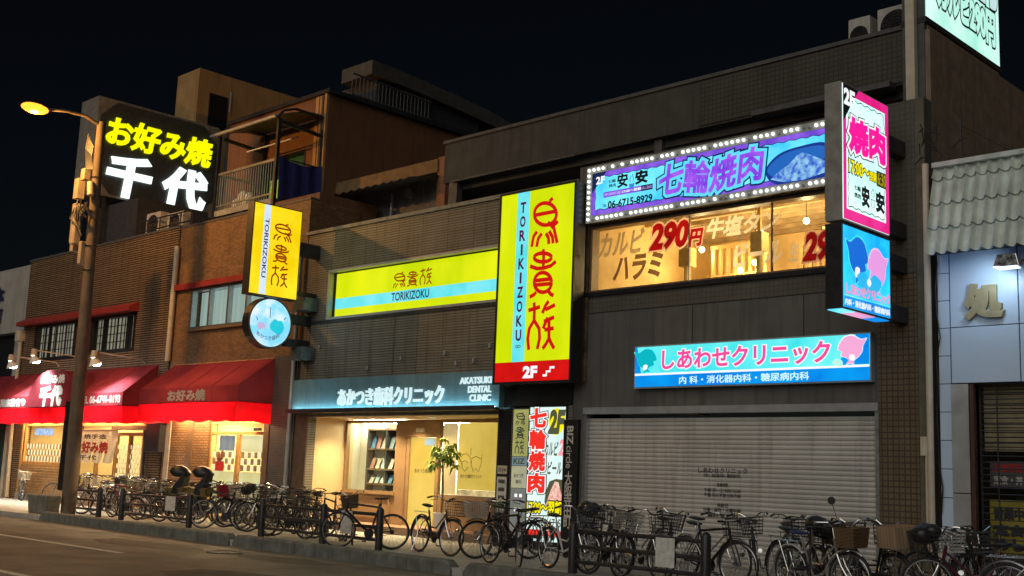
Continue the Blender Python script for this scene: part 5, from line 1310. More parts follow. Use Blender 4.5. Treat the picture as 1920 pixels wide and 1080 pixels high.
# ------------------------------------------------------------------ houses behind
ob = thing('orange_apartment', 'orange rendered apartment house behind, with a covered balcony', 'building', (-31,20.1,8.5))
w = MB()
w.wall(-33.3,-27.82,5.0,12.85,20.1,20.3,[(-31.1,-28.85,9.35,11.28)]); w.box(-28.02,-27.82,20.31,26.5,5.0,12.83); w.box(-33.3,-33.1,20.31,26.5,5,12.8); w.build('wall', m_orange, ob)
MB().box(-33.4,-27.7,20.0,26.6,12.86,12.98).build('roof', m_dark, ob)
qf = MB(); qf.box(-28.35,-28.2,20.0,20.095,8.6,12.8); qf.tube([(-28.1,20.04,8.6),(-28.1,20.04,12.8)], .06, 8); qf.box(-27.95,-27.83,20.02,20.095,8.6,12.84); qf.build('downpipe', m_ochre, ob)
wf = MB().frame(-31.1,-28.85,9.35,11.28,20.08,20.25,.06).build('window_frame', m_dark, ob)
MB().box(-31.04,-28.91,20.2,20.21,9.4,11.23).build('pane', m_glass, wf)
MB().box(-31.04,-28.91,20.32,20.34,10.65,11.23).build('curtain', M('green_curtain', (.05,.16,.13), .7, var=.5, vs=2), wf)
MB().box(-31.04,-28.91,20.32,20.34,9.4,10.64).build('reflection_panel', E2('green_glow', (.04,.06,.01), (.55,.68,.04), .8, 2.6, .36, .5, (2.2,1,1)), wf)  # yellow sign's reflection in the glass, painted as glowing colour
bc = MB(); bc.box(-31.2,-27.95,18.45,20.09,9.12,9.3); bc.build('balcony_slab', m_conc, ob)
rl = MB()
for (p, q) in (((-31.1,18.5),(-27.98,18.5)),((-31.1,18.5),(-31.1,20.05))):
    L = math.hypot(q[0]-p[0], q[1]-p[1]); n_ = int(L/.13)
    rl.box(min(p[0],q[0])-.03,max(p[0],q[0])+.03,min(p[1],q[1])-.03,max(p[1],q[1])+.03,10.42,10.5)
    rl.box(min(p[0],q[0])-.02,max(p[0],q[0])+.02,min(p[1],q[1])-.02,max(p[1],q[1])+.02,9.42,9.47)
    for i in range(n_+1): rl.tube([(p[0]+(q[0]-p[0])*i/n_,p[1]+(q[1]-p[1])*i/n_,9.31),(p[0]+(q[0]-p[0])*i/n_,p[1]+(q[1]-p[1])*i/n_,10.42)], .014, 4)
rl.build('balcony_railing', M('pale_metal', (.26,.26,.22), .45, .4), ob)
ps = MB()
for (x, y) in ((-31.15,18.48),(-27.96,18.48),(-27.96,20.0),(-31.0,20.0)): ps.box(x-.05,x+.05,y-.05,y+.05,8.6 if y < 19 else 9.3,11.7)
ps.build('balcony_post', m_dark, ob)
cv = MB(); vs = []
for i in range(7):
    t = i/6; y = 18.35+1.7*t; z = 11.72+.42*math.sin(t*PI*.55)
    vs += [(-31.4,y,z),(-27.95,y,z),(-31.4,y,z+.03),(-27.95,y,z+.03)]
f2 = []
for i in range(6):
    a_ = i*4; f2 += [(a_,a_+1,a_+5,a_+4),(a_+2,a_+6,a_+7,a_+3),(a_,a_+4,a_+6,a_+2),(a_+1,a_+3,a_+7,a_+5)]
cv.add(vs, f2); cv.build('balcony_canopy', M('poly_canopy', (.16,.13,.09), .5), ob)
cf = MB(); cf.tube([(-31.45,18.33,11.72),(-27.92,18.33,11.72)], .05, 8); cf.build('gutter', m_lightmetal, ob)
ca = MB()
for x in (-31.0,-27.94):
    ca.tube([(x,18.36,11.66),(x,18.6,11.95),(x,19.0,12.1),(x,20.05,12.08)], .04, 6); ca.tube([(x,18.5,11.6),(x,20.05,11.5)], .06, 6); ca.tube([(x,20.03,11.5),(x,20.03,12.1)], .04, 6)
ca.tube([(-30.4,19.2,11.3),(-28.0,19.2,11.3)], .025, 6); ca.build('canopy_frame', m_dark, ob)
MB().tube([(-30.4,19.0,11.2),(-28.05,19.0,11.2)], .022, 6).build('drying_pole', m_white, ob)
tp = thing('blue_tarp', 'dark blue tarpaulin hung over the end railing of the balcony', 'tarpaulin', (-27.9,19.2,9.3))
v = MB(); vs = []; fs_ = []
for i in range(13):
    for j in range(5):
        t = i/12; s_ = j/4
        vs.append((-27.88+.04*math.sin(i*1.7)+.05*s_, 18.52+1.5*t, 10.55-.12*math.sin(t*PI)-1.35*s_))
for i in range(12):
    for j in range(4): fs_.append((i*5+j,(i+1)*5+j,(i+1)*5+j+1,i*5+j+1))
v.add(vs, fs_); v.build('sheet', m_tarp, tp, smooth=True)
MB().tube([(-27.9,18.5,10.5),(-27.9,20.0,10.5)], .025, 6).build('rail', m_dark, tp)
ln = thing('laundry_bundle', 'pale bundle on the balcony floor behind the railing bars', 'laundry', (-30.1,18.9,9.31))
v = MB()
for i in range(5): v.ball((-30.5+i*.17,18.85+.06*(i % 2),9.5+.1*(i % 3)), .17, 8, 6, (1,1,1.2))
v.build('cloth', m_paper, ln, smooth=True)
ut = MB(); ut.box(-30.9,-30.55,18.6,19.2,8.55,9.1); ut.box(-29.9,-29.5,18.5,19.4,8.55,9.1); ut.build('under_balcony_post', m_dkgrey, ob)
# roof terrace of the apartment: railing and the long curved eave band
rr = MB()
rr.tube([(-27.8,20.9,13.72),(-27.8,24.2,13.62)], .03, 5); rr.tube([(-27.8,20.9,13.05),(-27.8,24.2,13.05)], .025, 5)
for i in range(22): rr.tube([(-27.8,20.9+i*.15,13.0),(-27.8,20.9+i*.15,13.7)], .016, 4)
rr.build('roof_railing', m_dkgrey, ob)
pz = [(21.6,14.15),(23,14.1),(25,13.98),(27,13.8),(28.6,13.5),(29.6,13.0),(30.2,12.4)]
ev = MB(); vs = []
for (y, z) in pz: vs += [(-27.75,y,z-.26),(-27.75,y,z+.2),(-29.3,y,z+.2),(-29.3,y,z-.26)]
f2 = [(0,1,2,3),(24,27,26,25)]
for i in range(6):
    a_ = i*4
    for j in range(4): f2.append((a_+j,a_+(j+1) % 4,a_+4+(j+1) % 4,a_+4+j))
ev.add(vs, f2); ev.build('curved_eave', M('eave_grey', (.075,.07,.06), .8), ob)
MB().box(-30.5,-27.95,22.0,26.5,12.99,13.85).build('roof_hut', M('hut_dark', (.04,.04,.045), .8), ob)
tw = thing('stair_tower', 'ochre stair tower rising behind the octagonal roof sign', 'building', (-43.3,25,8))
MB().box(-44.3,-42.53,24,29,4,18.1).build('wall', m_ochre, tw)
MB().box(-42.525,-42.5,24.55,25.45,15.7,17.15).build('opening', m_black, tw)
MB().box(-42.7,-38.5,25.5,31,4,15.6).build('lower_block', m_upper, tw)
MB().tube([(-42.4,25.5,16.5),(-42.4,25.5,17.4)], .03, 5).build('vent_pipe', m_lightmetal, tw)
ax = thing('low_annex', 'low rear annex with corrugated canopy and round vents behind the beige house', 'building', (-26,20.6,7.4))
MB().box(-28.4,-23.3,20.85,24,7.3,9.75).build('wall', M('annex_grey', (.2,.2,.2), .8, streak=.3), ax)
MB().box(-28.5,-23.25,20.55,24,9.78,10.15).build('fascia', M('annex_fascia', (.2,.12,.05), .8), ax)
MB().box(-23.29,-22.95,20.6,24,7.3,10.2).build('end_wall', M('annex_red', (.28,.12,.06), .8), ax)
cn_ = MB(); vs = []; n_ = 60
for i in range(n_+1):
    x = -28.6+5.4*i/n_; dz = .03*math.sin(i*1.6)
    vs += [(x,19.5,9.38+dz),(x,20.84,9.72+dz)]
cn_.add(vs, [(i*2,i*2+2,i*2+3,i*2+1) for i in range(n_)]); cn_.build('canopy', M('canopy_grey', (.14,.15,.15), .5), ax)
vt = MB()
for px, py in ((669,384),(771,364)):
    p = at(px,py,Y=20.84); vt.disc((p.x,20.845,p.z), (0,-1,0), .15, .12, 16)
vt.build('vent_cap', m_lightmetal, ax, smooth=False)
MB().tube([(-25.3,20.7,7.4),(-25.3,20.7,9.5)], .05, 8).build('downpipe', m_lightmetal, ax)
MB().box(-28.0,-25.75,18.5,20.5,8.5,9.15).build('front_block', m_orange, ax)
bk = thing('dark_block', 'dark apartment block behind the rooftop sign tower at the picture edge', 'building', (-3,27,0))
MB().box(-8.2,4,26,40,0,17).build('wall', M('dark_render', (.10,.075,.06), .85, streak=.3), bk)

# ------------------------------------------------------------------ pavement railings
m_fence = M('fence_paint', (.03,.028,.03), .38, var=.3, bump=.05)
def railing(xs, label):
    x0, x1 = xs[0], xs[-1]
    t = thing('street_railing', label, 'railing', ((x0+x1)/2, yp((x0+x1)/2), SW), 'black three bar railings along the kerb')
    for x in xs:
        MB().tube([(x,yp(x),SW),(x,yp(x),.86),(x,yp(x),.9),(x,yp(x),.93)], [.075,.075,.06,.015], 14).build('post', m_fence, t, smooth=True)
    for z in (.31,.55,.79):
        MB().tube([(x0,yp(x0),z),(x1,yp(x1),z)], .033, 8).build('rail', m_fence, t, smooth=True)
def fence_notice(px0, px1, py0, py1, label):
    a = at((px0+px1)/2,(py0+py1)/2,Y=14.5); y = yp(a.x)-.035
    x0, x1, z0, z1 = fbox(px0,py0,py1,px1,y)
    t = thing('railing_notice', label, 'notice', ((x0+x1)/2,y,z0), 'notices tied to the railings')
    MB().box(x0,x1,y-.008,y,z0,z1).build('sheet', m_paper, t)
X4 = at(1328,1010,Y=14.4).x
railing((-31.6,-29.65), 'short black railing behind the street lamp pole and concrete block')
railing((-28.34,-24.86), 'black railing in front of the bicycle with a child seat and hood')
railing((-21.73,-19.45,-17.6), 'three post black railing in front of the dental clinic')
railing((-12.56,X4), 'black railing in front of the roller shutter')
fence_notice(312,329,930,957,'pale notice on the railing in front of the hooded child seat')
fence_notice(641,660,957,1000,'pale notice on the three post railing in front of the clinic')
fence_notice(1230,1265,1007,1062,'large pale notice on the railing in front of the roller shutter')

# ------------------------------------------------------------------ bicycles
def frame_mat(name, c, metal=.3): return M(name, c, .3, metal, var=.12, bump=0)
FM = {'black': frame_mat('frame_black', (.02,.02,.022)), 'silver': frame_mat('frame_silver', (.5,.5,.5), .8), 'red': frame_mat('frame_red', (.22,.015,.02)),
      'navy': frame_mat('frame_navy', (.015,.025,.09)), 'white': frame_mat('frame_white', (.6,.6,.57), .1), 'brown': frame_mat('frame_brown', (.09,.05,.03)),
      'cream': frame_mat('frame_cream', (.5,.45,.33), .1), 'green': frame_mat('frame_green', (.04,.09,.06)), 'blue': frame_mat('frame_blue', (.03,.07,.2)), 'wine': frame_mat('frame_wine', (.1,.015,.03))}
m_saddle = M('saddle_black', (.025,.025,.027), .45, bump=.05); m_navys = M('saddle_navy', (.03,.04,.14), .35, bump=.05)
m_spoke = M('spoke', (.4,.4,.4), .3, .9, bump=0)
def wheel(parent, x, R, tyre_r, loc, spokes=18, off=(0,0,0)):
    w = MB().ring(off, (0,1,0), R-tyre_r, tyre_r, 36, 7).build('wheel', m_rubber, parent, smooth=True, local=True)
    w.location = loc
    s = MB(); ox, oy, oz = off; s.ring(off, (0,1,0), R-2*tyre_r-.008, .011, 32, 5)
    s.tube([(ox,-.045,oz),(ox,.045,oz)], .02, 8)
    for k in range(spokes):
        a = 2*PI*k/spokes; h = .03*(1 if k % 2 else -1)
        s.tube([(ox+.02*math.cos(a+.6),h,oz+.02*math.sin(a+.6)),(ox+(R-2*tyre_r-.01)*math.cos(a),0,oz+(R-2*tyre_r-.01)*math.sin(a))], .0028, 3, cap=False)
    s.build('rim', m_spoke, w, local=True)
    return w
def wire_box(x0, x1, y0, y1, z0, z1, flare=.04, nx=6, nz=5, r=.0045):
    b = MB()
    def P(u, s, t):     # u along perimeter
        f = flare*t; X0, X1, Y0, Y1 = x0-f*.3, x1+f, y0-f, y1+f
        z = z0+(z1-z0)*t
        return {0:(X0+(X1-X0)*u,Y0,z),1:(X1,Y0+(Y1-Y0)*u,z),2:(X1-(X1-X0)*u,Y1,z),3:(X0,Y1-(Y1-Y0)*u,z)}[s]
    for j in range(nz+1):
        t = j/nz; b.tube([P(0,s,t) for s in range(4)], r*(1.8 if j in (0,nz) else 1), 4, closed=True)
    for s in range(4):
        for i in range(nx): b.tube([P(i/nx,s,0),P(i/nx,s,1)], r, 3, cap=False)
    for i in range(nx+1): b.tube([(x0+(x1-x0)*i/nx,y0,z0),(x0+(x1-x0)*i/nx,y1,z0)], r, 3, cap=False)
    return b
def solid_box(x0, x1, y0, y1, z0, z1, fl=.03, th=.012):
    b = MB()
    o = [(x0,y0,z0),(x1,y0,z0),(x1,y1,z0),(x0,y1,z0),(x0-fl*.3,y0-fl,z1),(x1+fl,y0-fl,z1),(x1+fl,y1+fl,z1),(x0-fl*.3,y1+fl,z1)]
    i = [(x0+th,y0+th,z0+th),(x1-th,y0+th,z0+th),(x1-th,y1-th,z0+th),(x0+th,y1-th,z0+th),(x0-fl*.3+th,y0-fl+th,z1),(x1+fl-th,y0-fl+th,z1),(x1+fl-th,y1+fl-th,z1),(x0-fl*.3+th,y1+fl-th,z1)]
    f = [(0,3,2,1),(0,1,5,4),(1,2,6,5),(2,3,7,6),(3,0,4,7),(8,9,10,11),(8,12,13,9),(9,13,14,10),(10,14,15,11),(11,15,12,8),(4,5,13,12),(5,6,14,13),(6,7,15,14),(7,4,12,15)]
    return b.add(o+i, f)
def make_bike(kind, label):
    t = thing('bicycle', label, 'bicycle', (0,0,0), 'bicycles parked along the pavement')
    sport = kind == 'sport'; R = .345 if sport or kind != 'child' else .29; tr_ = .016 if sport else .019
    WB = 1.04 if sport else 1.1; HX = .9
    fr = MB(); y_ = .055
    if sport:
        st, ht, hb, bb = (.28,0,.80), (.87,0,.86), (.905,0,.72), (.43,0,.29)
        fr.tube([st,ht], .02, 8); fr.tube([hb,bb], .024, 8); fr.tube([(.25,0,.88),bb], .018, 8); fr.tube([ht,hb], .023, 8)
        ss = st
    else:
        st, ht, hb, bb = (.27,0,.70), (.87,0,.84), (.91,0,.66), (.44,0,.30)
        fr.tube([hb,(.78,0,.52),(.62,0,.36),bb], .02, 8); fr.tube([(.885,0,.76),(.72,0,.62),(.56,0,.48),(.34,0,.50)], .014, 8)
        fr.tube([(.23,0,.80),bb], .017, 8); fr.tube([ht,hb], .021, 8); ss = st
    for s in (-1,1):
        fr.tube([bb,(.2,s*y_,R),(0,s*y_,R)], .01, 6); fr.tube([ss,(.12,s*y_,R+.2),(0,s*y_,R)], .009, 6)
    fr.build('frame', FM['black'], t, smooth=True, local=True)
    wheel(t, 0, R, tr_, (0,0,R))
    # steering: fork, bars and front wheel turn about the head tube
    fk = MB()
    for s in (-1,1): fk.tube([(.91-HX,0,.66) if not sport else (.905-HX,0,.72),(.94-HX,s*.05,R+.3),(1.0-HX,s*.052,R+.15),(WB-HX,s*.052,R)], .011, 6)
    top = .98 if not sport else .96
    fk.tube([(.88-HX,0,.82),(.855-HX,0,top)], .013, 6)
    if sport: bar = [(-.02,-.29,top+.01),(0,-.14,top),(.03,0,top),(0,.14,top),(-.02,.29,top+.01)]
    else: bar = [(-.26,-.27,top+.05),(-.12,-.26,top+.08),(.0,-.16,top+.08),(.02,-.06,top+.01),(-.03,0,top),(.02,.06,top+.01),(.0,.16,top+.08),(-.12,.26,top+.08),(-.26,.27,top+.05)]
    fk.tube(bar, .011, 6)
    h = fk.build('handlebar', m_chrome if not sport else m_black, t, smooth=True, local=True); h.location = (HX,0,0)
    gp = MB()
    if sport:
        for s in (-1,1): gp.tube([(-.02,s*.29,top+.01),(-.005,s*.17,top+.004)], .017, 8)
        for s in (-1,1): gp.tube([(.0,s*.15,top),(.03,s*.2,top-.03),(.02,s*.26,top-.035)], .007, 5)
    else:
        for s in (-1,1): gp.tube([(-.28,s*.27,top+.045),(-.15,s*.262,top+.077)], .017, 8)
        for s in (-1,1): gp.tube([(-.05,s*.22,top+.07),(-.09,s*.21,top+.03),(-.2,s*.25,top+.01)], .006, 5)
    gp.build('grip', m_rubber, h, local=True)
    wheel(t, 0, R, tr_, (HX,0,0), off=(WB-HX,0,R)).name = 'front_wheel'
    sd_ = MB(); zs = .97 if sport else (.88 if kind != 'child' else .84); xs_ = .235 if sport else .215
    sections = [(-.14,.075,.03),(-.1,.09,.045),(-.02,.07,.045),(.07,.035,.04),(.13,.02,.03)] if sport else [(-.14,.09,.03),(-.1,.11,.06),(-.02,.1,.06),(.06,.05,.05),(.13,.022,.03)]
    vs = []
    for (dx, hw, hh) in sections:
        for k in range(8):
            a = 2*PI*k/8; vs.append((xs_+dx, hw*math.cos(a), zs+.5*hh*math.sin(a)+(.015 if dx < -.08 else 0)))
    fs_ = [(i*8+k,(i+1)*8+k,(i+1)*8+(k+1) % 8,i*8+(k+1) % 8) for i in range(4) for k in range(8)] + [tuple(range(8)), tuple(32+k for k in reversed(range(8)))]
    sd_.add(vs, fs_); sd_.build('saddle', m_saddle, t, smooth=True, local=True)
    MB().tube([(.235,0,.78),(xs_,0,zs-.02)], .012, 6).build('seat_post', m_chrome, t, local=True)
    cs_ = MB(); cs_.disc((.44,.05,.30), (0,1,0), .095 if sport else .1, .008, 20); cs_.tube([(.44,.07,.30),(.52,.075,.16)], .009, 5); cs_.tube([(.44,-.07,.30),(.36,-.075,.44)], .009, 5)
    cs_.tube([(0,.05,R+.035),(.44,.055,.395)], .006, 4); cs_.tube([(0,.05,R-.035),(.44,.055,.205)], .006, 4); cs_.disc((0,.045,R), (0,1,0), .045, .01, 14)
    for (px, py, pz) in ((.52,.125,.16),(.36,-.125,.44)): cs_.box(px-.04,px+.04,py-.045,py+.045,pz-.01,pz+.01)
    if not sport: cs_.box(.05,.44,.056,.062,.33,.40)
    cs_.build('chainset', m_dark, t, local=True)
    if not sport:
        for (pa, cx0, a0, a1, nm) in ((t,0,-.25*PI,.75*PI,'mudguard'),(h,WB-HX,-.55*PI,.35*PI,'front_mudguard')):
            mg = MB(); n_ = 18; vs = []
            for i in range(n_+1):
                a = PI/2+.0+(a0 if nm == 'mudguard' else -.30*PI)+((a1-a0) if nm == 'mudguard' else .85*PI)*i/n_
                if nm == 'front_mudguard': a = PI/2-.2*PI+.75*PI*i/n_
                else: a = PI/2-.25*PI+.8*PI*i/n_
                for yy, dr in ((-.03,-.008),(-.018,.008),(.018,.008),(.03,-.008)): vs.append((cx0+(R+.022+dr)*math.cos(a), yy, R+(R+.022+dr)*math.sin(a)))
            mg.add(vs, [(i*4+j,(i+1)*4+j,(i+1)*4+j+1,i*4+j+1) for i in range(n_) for j in range(3)])
            mg.build(nm, m_chrome, pa, smooth=True, local=True)
        rk = MB(); zr = 2*R+.07
        for s in (-1,1):
            rk.tube([(.22,s*.05,zr),(-.22,s*.07,zr)], .007, 5); rk.tube([(-.16,s*.07,zr),(0,s*.06,R)], .006, 5)
        for i in range(4): rk.tube([(.18-.13*i,-.065,zr),(.18-.13*i,.065,zr)], .006, 5)
        rk.build('rack', m_chrome, t, local=True)
        ks = MB()
        for s in (-1,1): ks.tube([(0,s*.06,R),(-.05,s*.13,.02)], .009, 5)
        ks.tube([(-.05,-.14,.015),(-.05,.14,.015)], .01, 5); ks.build('kickstand', m_chrome, t, local=True)
        lp = MB(); lp.tube([(WB-HX-.0,.09,R+.12),(WB-HX+.07,.09,R+.13)], [.022,.035], 10); lp.build('headlamp', m_chrome, h, local=True)
        bx = (1.0-HX,1.28-HX,-.15,.15,.74,1.0)
        if kind in ('city','rearbasket','child'): wire_box(*bx).build('basket', m_wire, h, local=True)
        elif kind == 'citylight': wire_box(*bx, nx=7, nz=6, r=.006).build('basket', m_wirelight, h, local=True)
        elif kind in ('wicker','box'): solid_box(*bx).build('basket', m_wicker, h, local=True)
        elif kind == 'bag': solid_box(*bx).build('basket', M('bag_red', (.28,.012,.02), .6), h, local=True)
        elif kind == 'load':
            wire_box(*bx).build('basket', m_wire, h, local=True)
            ld_ = MB()
            for (a, b_, c, q) in ((1.1,-.05,.98,.16),(1.18,.07,.95,.14),(1.05,.06,1.0,.12)): ld_.ball((a-HX,b_,c), q, 10, 7, (1,1,.85))
            ld_.build('bag', m_black, h, smooth=True, local=True)
        if kind == 'rearbasket': wire_box(-.3,.06,-.17,.17,zr+.01,zr+.25,.05,8,5).build('rear_basket', m_wire, t, local=True)
        if kind == 'box': solid_box(-.32,.08,-.19,.19,zr+.01,zr+.29,.0,.02).build('rear_box', TILE('crate_wood', (.44,.31,.2), (.36,.25,.16), (.2,.13,.08), .06, 2.0, .004, 0, .6, .5, 0), t, local=True)
        if kind == 'child':
            cs2 = MB(); zc = zr+.02
            cs2.add([(.12,-.17,zc),(.12,.17,zc),(-.2,.19,zc),(-.2,-.19,zc),(.12,-.17,zc+.08),(.12,.17,zc+.08),(-.16,.15,zc+.1),(-.16,-.15,zc+.1),(-.32,-.17,zc+.62),(-.32,.17,zc+.62),(-.26,.13,zc+.62),(-.26,-.13,zc+.62),(-.05,-.21,zc+.3),(-.05,.21,zc+.3)],
                    [(0,3,2,1),(0,1,5,4),(4,5,6,7),(2,3,8,9),(6,10,11,7),(8,11,10,9),(0,4,12),(3,0,12),(3,12,8),(8,12,11),(12,4,7,11),(1,13,5),(1,2,13),(2,9,13),(9,10,13),(13,10,6,5)])
            cs2.build('child_seat', m_black, t, local=True, bevel=.01)
            hd_ = MB(); 
            hd_.ball((-.12,0,zc+.60), .23, 16, 10, (1.25,.88,.78))
            hd_.v = [(x+(.05 if z > zc+.62 else 0), y, max(z, zc+.5+(.10 if x > 0 else 0)*min(1, x*6))) for (x, y, z) in hd_.v]
            cv_ = MB(); cv_.add([(-.33,-.2,zc+.25),(.2,-.2,zc+.22),(.24,-.17,zc+.0),(-.3,-.2,zc+.02),(-.33,.2,zc+.25),(.2,.2,zc+.22),(.24,.17,zc+.0),(-.3,.2,zc+.02)],[(0,3,2,1),(4,5,6,7),(0,1,5,4),(1,2,6,5),(2,3,7,6),(3,0,4,7)])
            cv_.build('rain_cover', M('olive_cover', (.16,.12,.035), .6, var=.3), t, local=True, bevel=.03)
            hd_.build('hood', m_black, t, smooth=True, local=True)
            for s in (-1,1): MB().box(-.1,.14,s*.2-.02,s*.2+.02,zc-.34,zc+.02).build('leg_guard', m_dark, t, local=True, bevel=.01)
            MB().box(.16,.3,-.05,.05,.33,.6).build('battery', m_dkgrey, t, local=True, bevel=.015)
    return t
protos = {}; uses = {}
def copy_tree(o, parent=None):
    c = o.copy(); COL.objects.link(c)
    if parent is not None: c.parent = parent
    for ch in KIDS[o.name]: copy_tree(ch, c)
    return c
KIDS = {}
def index(o, allc):
    KIDS[o.name] = [c for c in allc if c.parent == o]
    for c in KIDS[o.name]: index(c, allc)
def children(o): return [c for c in bpy.data.objects if c.parent == o]
def setmat(o, mat):
    o.material_slots[0].link = 'OBJECT'; o.material_slots[0].material = mat
def bike(kind, px, Y, whl, head, color, label, steer=0, saddle=None, guard=None, lean=None):
    if kind not in protos:
        t = make_bike(kind, label); protos[kind] = t; index(t, list(bpy.data.objects))
    else: t = copy_tree(protos[kind])
    t['label'] = label
    WB = 1.04 if kind == 'sport' else 1.1
    p = at(px, 1000, Y=Y); h = math.radians(head)
    d = 0 if whl == 'r' else WB
    t.location = (p.x - d*math.cos(h), Y - d*math.sin(h), SW)
    t.rotation_euler = (math.radians(lean if lean is not None else random.uniform(-7,7)), 0, h)
    for c in children(t):
        if c.name.startswith('frame'): setmat(c, FM[color])
        if c.name.startswith('handlebar'):
            c.rotation_euler = (0,0,math.radians(steer))
            for k in children(c):
                if k.name.startswith('front_mudguard'): setmat(k, FM[guard] if guard else m_dark)
        if c.name.startswith('front_wheel'): c.rotation_euler = (0,0,math.radians(steer))
        if c.name.startswith('mudguard'): setmat(c, FM[guard] if guard else m_dark)
        if c.name.startswith('saddle') and saddle: setmat(c, saddle)
    return t
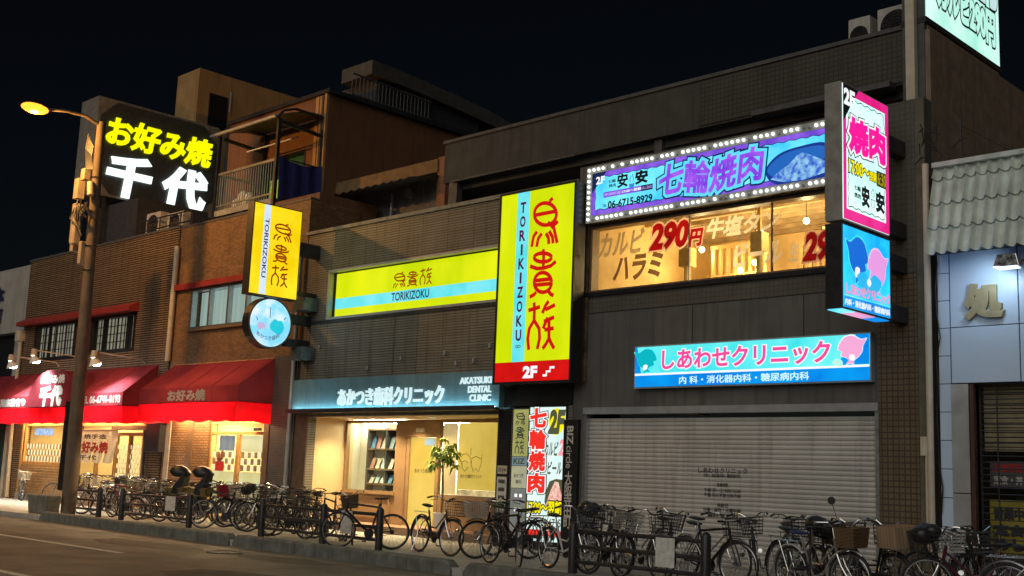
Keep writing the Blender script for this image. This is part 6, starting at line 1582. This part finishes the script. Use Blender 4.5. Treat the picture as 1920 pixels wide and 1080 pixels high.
BIKES = [
 ('citylight',30,17.55,'f',338,'cream','pale bicycle with light wire basket against the far end of the wood siding',15),
 ('sport',92,17.5,'f',222,'white','white framed bicycle against the wood siding, beside the concrete block',25),
 ('city',150,15.3,'f',205,'black','dark basket bicycle next to the street lamp pole, behind the short railing',10),
 ('citylight',166,16.3,'f',232,'silver','silver bicycle with light basket under the door curtain, behind the short railing',-10),
 ('city',174,15.35,'r',12,'silver','silver basket bicycle with its rear wheel by the end post of the short railing',0),
 ('sport',203,15.15,'f',203,'red','dark red bicycle with high handlebar between the first two railings',-20),
 ('citylight',193,16.8,'r',25,'cream','cream bicycle with light basket in front of the sliding shop door',10),
 ('city',243,16.1,'f',212,'navy','navy basket bicycle behind the dark red one',0),
 ('child',252,15.2,'f',212,'black','black bicycle with hooded child seat closer to the lamp pole',-10),
 ('child',296,15.45,'f',208,'black','second hooded child seat bicycle, behind the notice on the railing',0),
 ('city',305,16.7,'f',200,'brown','brown basket bicycle in front of the meter box and conduit',10),
 ('citylight',345,15.75,'r',35,'silver','silver bicycle with light basket beyond the second hooded child seat',-10),
 ('sport',352,16.6,'f',222,'navy','navy flat bar bicycle in front of the brick pier',12),
 ('sport',380,15.0,'f',206,'black','black sports bicycle with thick down tube just past the second railing',15),
 ('city',398,16.8,'f',202,'silver','silver basket bicycle in front of the red notice and checkered glass',-15),
 ('bag',419,15.8,'f',248,'wine','wine coloured bicycle with a red front bag',0),
 ('citylight',442,17.0,'r',20,'white','white bicycle with light basket in front of the shop door jamb',8),
 ('load',462,15.3,'f',256,'black','black bicycle with a loaded front basket before the clinic railing',5),
 ('city',484,16.3,'f',250,'green','green basket bicycle in front of the dark tiled pier',-8),
 ('sport',512,15.1,'f',200,'black','black flat bar bicycle behind the first post of the clinic railing',20),
 ('rearbasket',572,15.15,'r',192,'black','black bicycle with large wire basket over its rear wheel',0),
 ('city',590,16.4,'r',160,'brown','brown basket bicycle against the beige side wall of the recess',10),
 ('wicker',666,15.05,'f',332,'silver','silver bicycle with dark woven basket behind the clinic railing notice',-12),
 ('sport',640,15.7,'r',165,'navy','navy flat bar bicycle between the wicker basket bicycle and the railing post',0),
 ('sport',735,14.95,'r',226,'black','black derailleur bicycle whose rear wheel sticks out past the last clinic railing post',0),
 ('city',842,14.85,'f',348,'brown','brown basket bicycle in front of the frosted clinic door',10),
 ('citylight',893,14.95,'f',252,'black','black bicycle with shiny wire basket in front of the frosted clinic window',-6),
 ('sport',980,14.25,'f',346,'black','black road bicycle parked across the gap in the kerb',-22),
 ('city',1030,14.75,'r',345,'white','white stemmed bicycle in front of the bright menu poster',10),
 ('load',1098,16.0,'f',282,'black','black bicycle loaded with bags beside the totem board',0),
 ('citylight',1106,14.95,'r',334,'black','bicycle with pale wire basket right behind the railing post by the totem board',6),
 ('city',1171,15.05,'r',338,'silver','silver basket bicycle behind the big notice on the shutter railing',8),
 ('city',1284,15.3,'r',348,'silver','silver bicycle with white mudguards by the last post of the shutter railing',0),
 ('sport',1384,14.75,'f',350,'black','black bicycle with wide flat handlebar right after the shutter railing',10),
 ('city',1421,16.4,'f',303,'black','black bicycle facing the street with its basket below the shutter opening hours',0),
 ('wicker',1592,14.35,'f',342,'silver','silver bicycle with navy saddle, white rack and woven front basket',10),
 ('city',1490,16.6,'f',308,'navy','navy basket bicycle facing the street behind the navy saddle one',12),
 ('sport',1556,15.6,'r',285,'brown','brown flat bar bicycle behind the woven basket bicycle',10),
 ('city',1607,16.5,'f',312,'black','black basket bicycle with a round mirror on its handlebar',-10),
 ('box',1684,15.0,'r',155,'black','black bicycle with a brown box over its rear wheel',0),
 ('load',1738,14.6,'f',205,'wine','wine coloured bicycle with loaded basket in front of the corner downpipe',10),
 ('citylight',1792,15.3,'f',292,'silver','silver bicycle with bright chrome handlebar before the steel pillar',0),
 ('city',1852,15.9,'f',302,'black','black basket bicycle in front of the yellow banner',0),
 ('city',1888,14.7,'r',10,'silver','silver bicycle in front of the pipe grille, last one at the picture edge',0),
 ('city',133,16.9,'f',236,'brown','brown basket bicycle close behind the street lamp pole, under the noren',0),
 ('load',222,16.6,'f',214,'black','black bicycle with bagged basket between the red bicycle and the sliding door',15),
 ('sport',275,16.0,'r',28,'silver','silver flat bar bicycle between the two hooded child seats',10),
 ('rearbasket',328,16.5,'r',195,'wine','wine coloured bicycle with a rear wire basket before the cream jamb',0),
 ('wicker',362,17.0,'f',245,'cream','cream bicycle with woven basket against the brick pier',-10),
 ('city',430,16.2,'f',224,'blue','blue basket bicycle behind the one with a red front bag',10),
 ('citylight',520,16.3,'r',200,'silver','silver bicycle with pale basket in front of the clinic downpipe',0),
 ('sport',548,15.9,'f',188,'brown','brown flat bar bicycle behind the big rear wire basket',-15),
 ('city',925,15.9,'f',262,'wine','wine basket bicycle below the frosted clinic window',0),
 ('city',1135,16.2,'f',288,'navy','navy basket bicycle against the shutter, next to the bag laden one',10),
 ('city',1252,15.7,'f',318,'black','black basket bicycle with tall handlebar behind the big notice',-8),
 ('load',1455,15.6,'r',330,'green','green bicycle with loaded basket between the shutter lettering and the navy saddle',0),
 ('city',1650,16.1,'f',296,'brown','brown basket bicycle under the right end of the roller shutter',0),
 ('sport',1715,16.0,'f',238,'black','black flat bar bicycle before the ochre tiled pier',10),
 ('city',1822,16.6,'r',22,'navy','navy basket bicycle beside the steel pillar',0),
]
for row in BIKES:
    kw = {}
    if 'white mudguards' in row[6]: kw['guard'] = 'white'
    if 'navy saddle' in row[6] and row[0] == 'wicker': kw['saddle'] = m_navys; kw['guard'] = 'white'
    elif row[5] in ('silver','white','cream') and row[0] != 'sport': kw['guard'] = 'silver'
    b_ = bike(*row[:7], steer=row[7], **kw)
    if 'round mirror' in row[6]:
        hb_ = [c for c in children(b_) if c.name.startswith('handlebar')][0]
        mr = MB(); mr.tube([(-.05,-.2,1.06),(-.03,-.26,1.28)], .006, 5); mr.disc((-.03,-.27,1.33), (1,0,0), .06, .02, 16)
        mr.build('mirror', m_black, hb_, local=True)
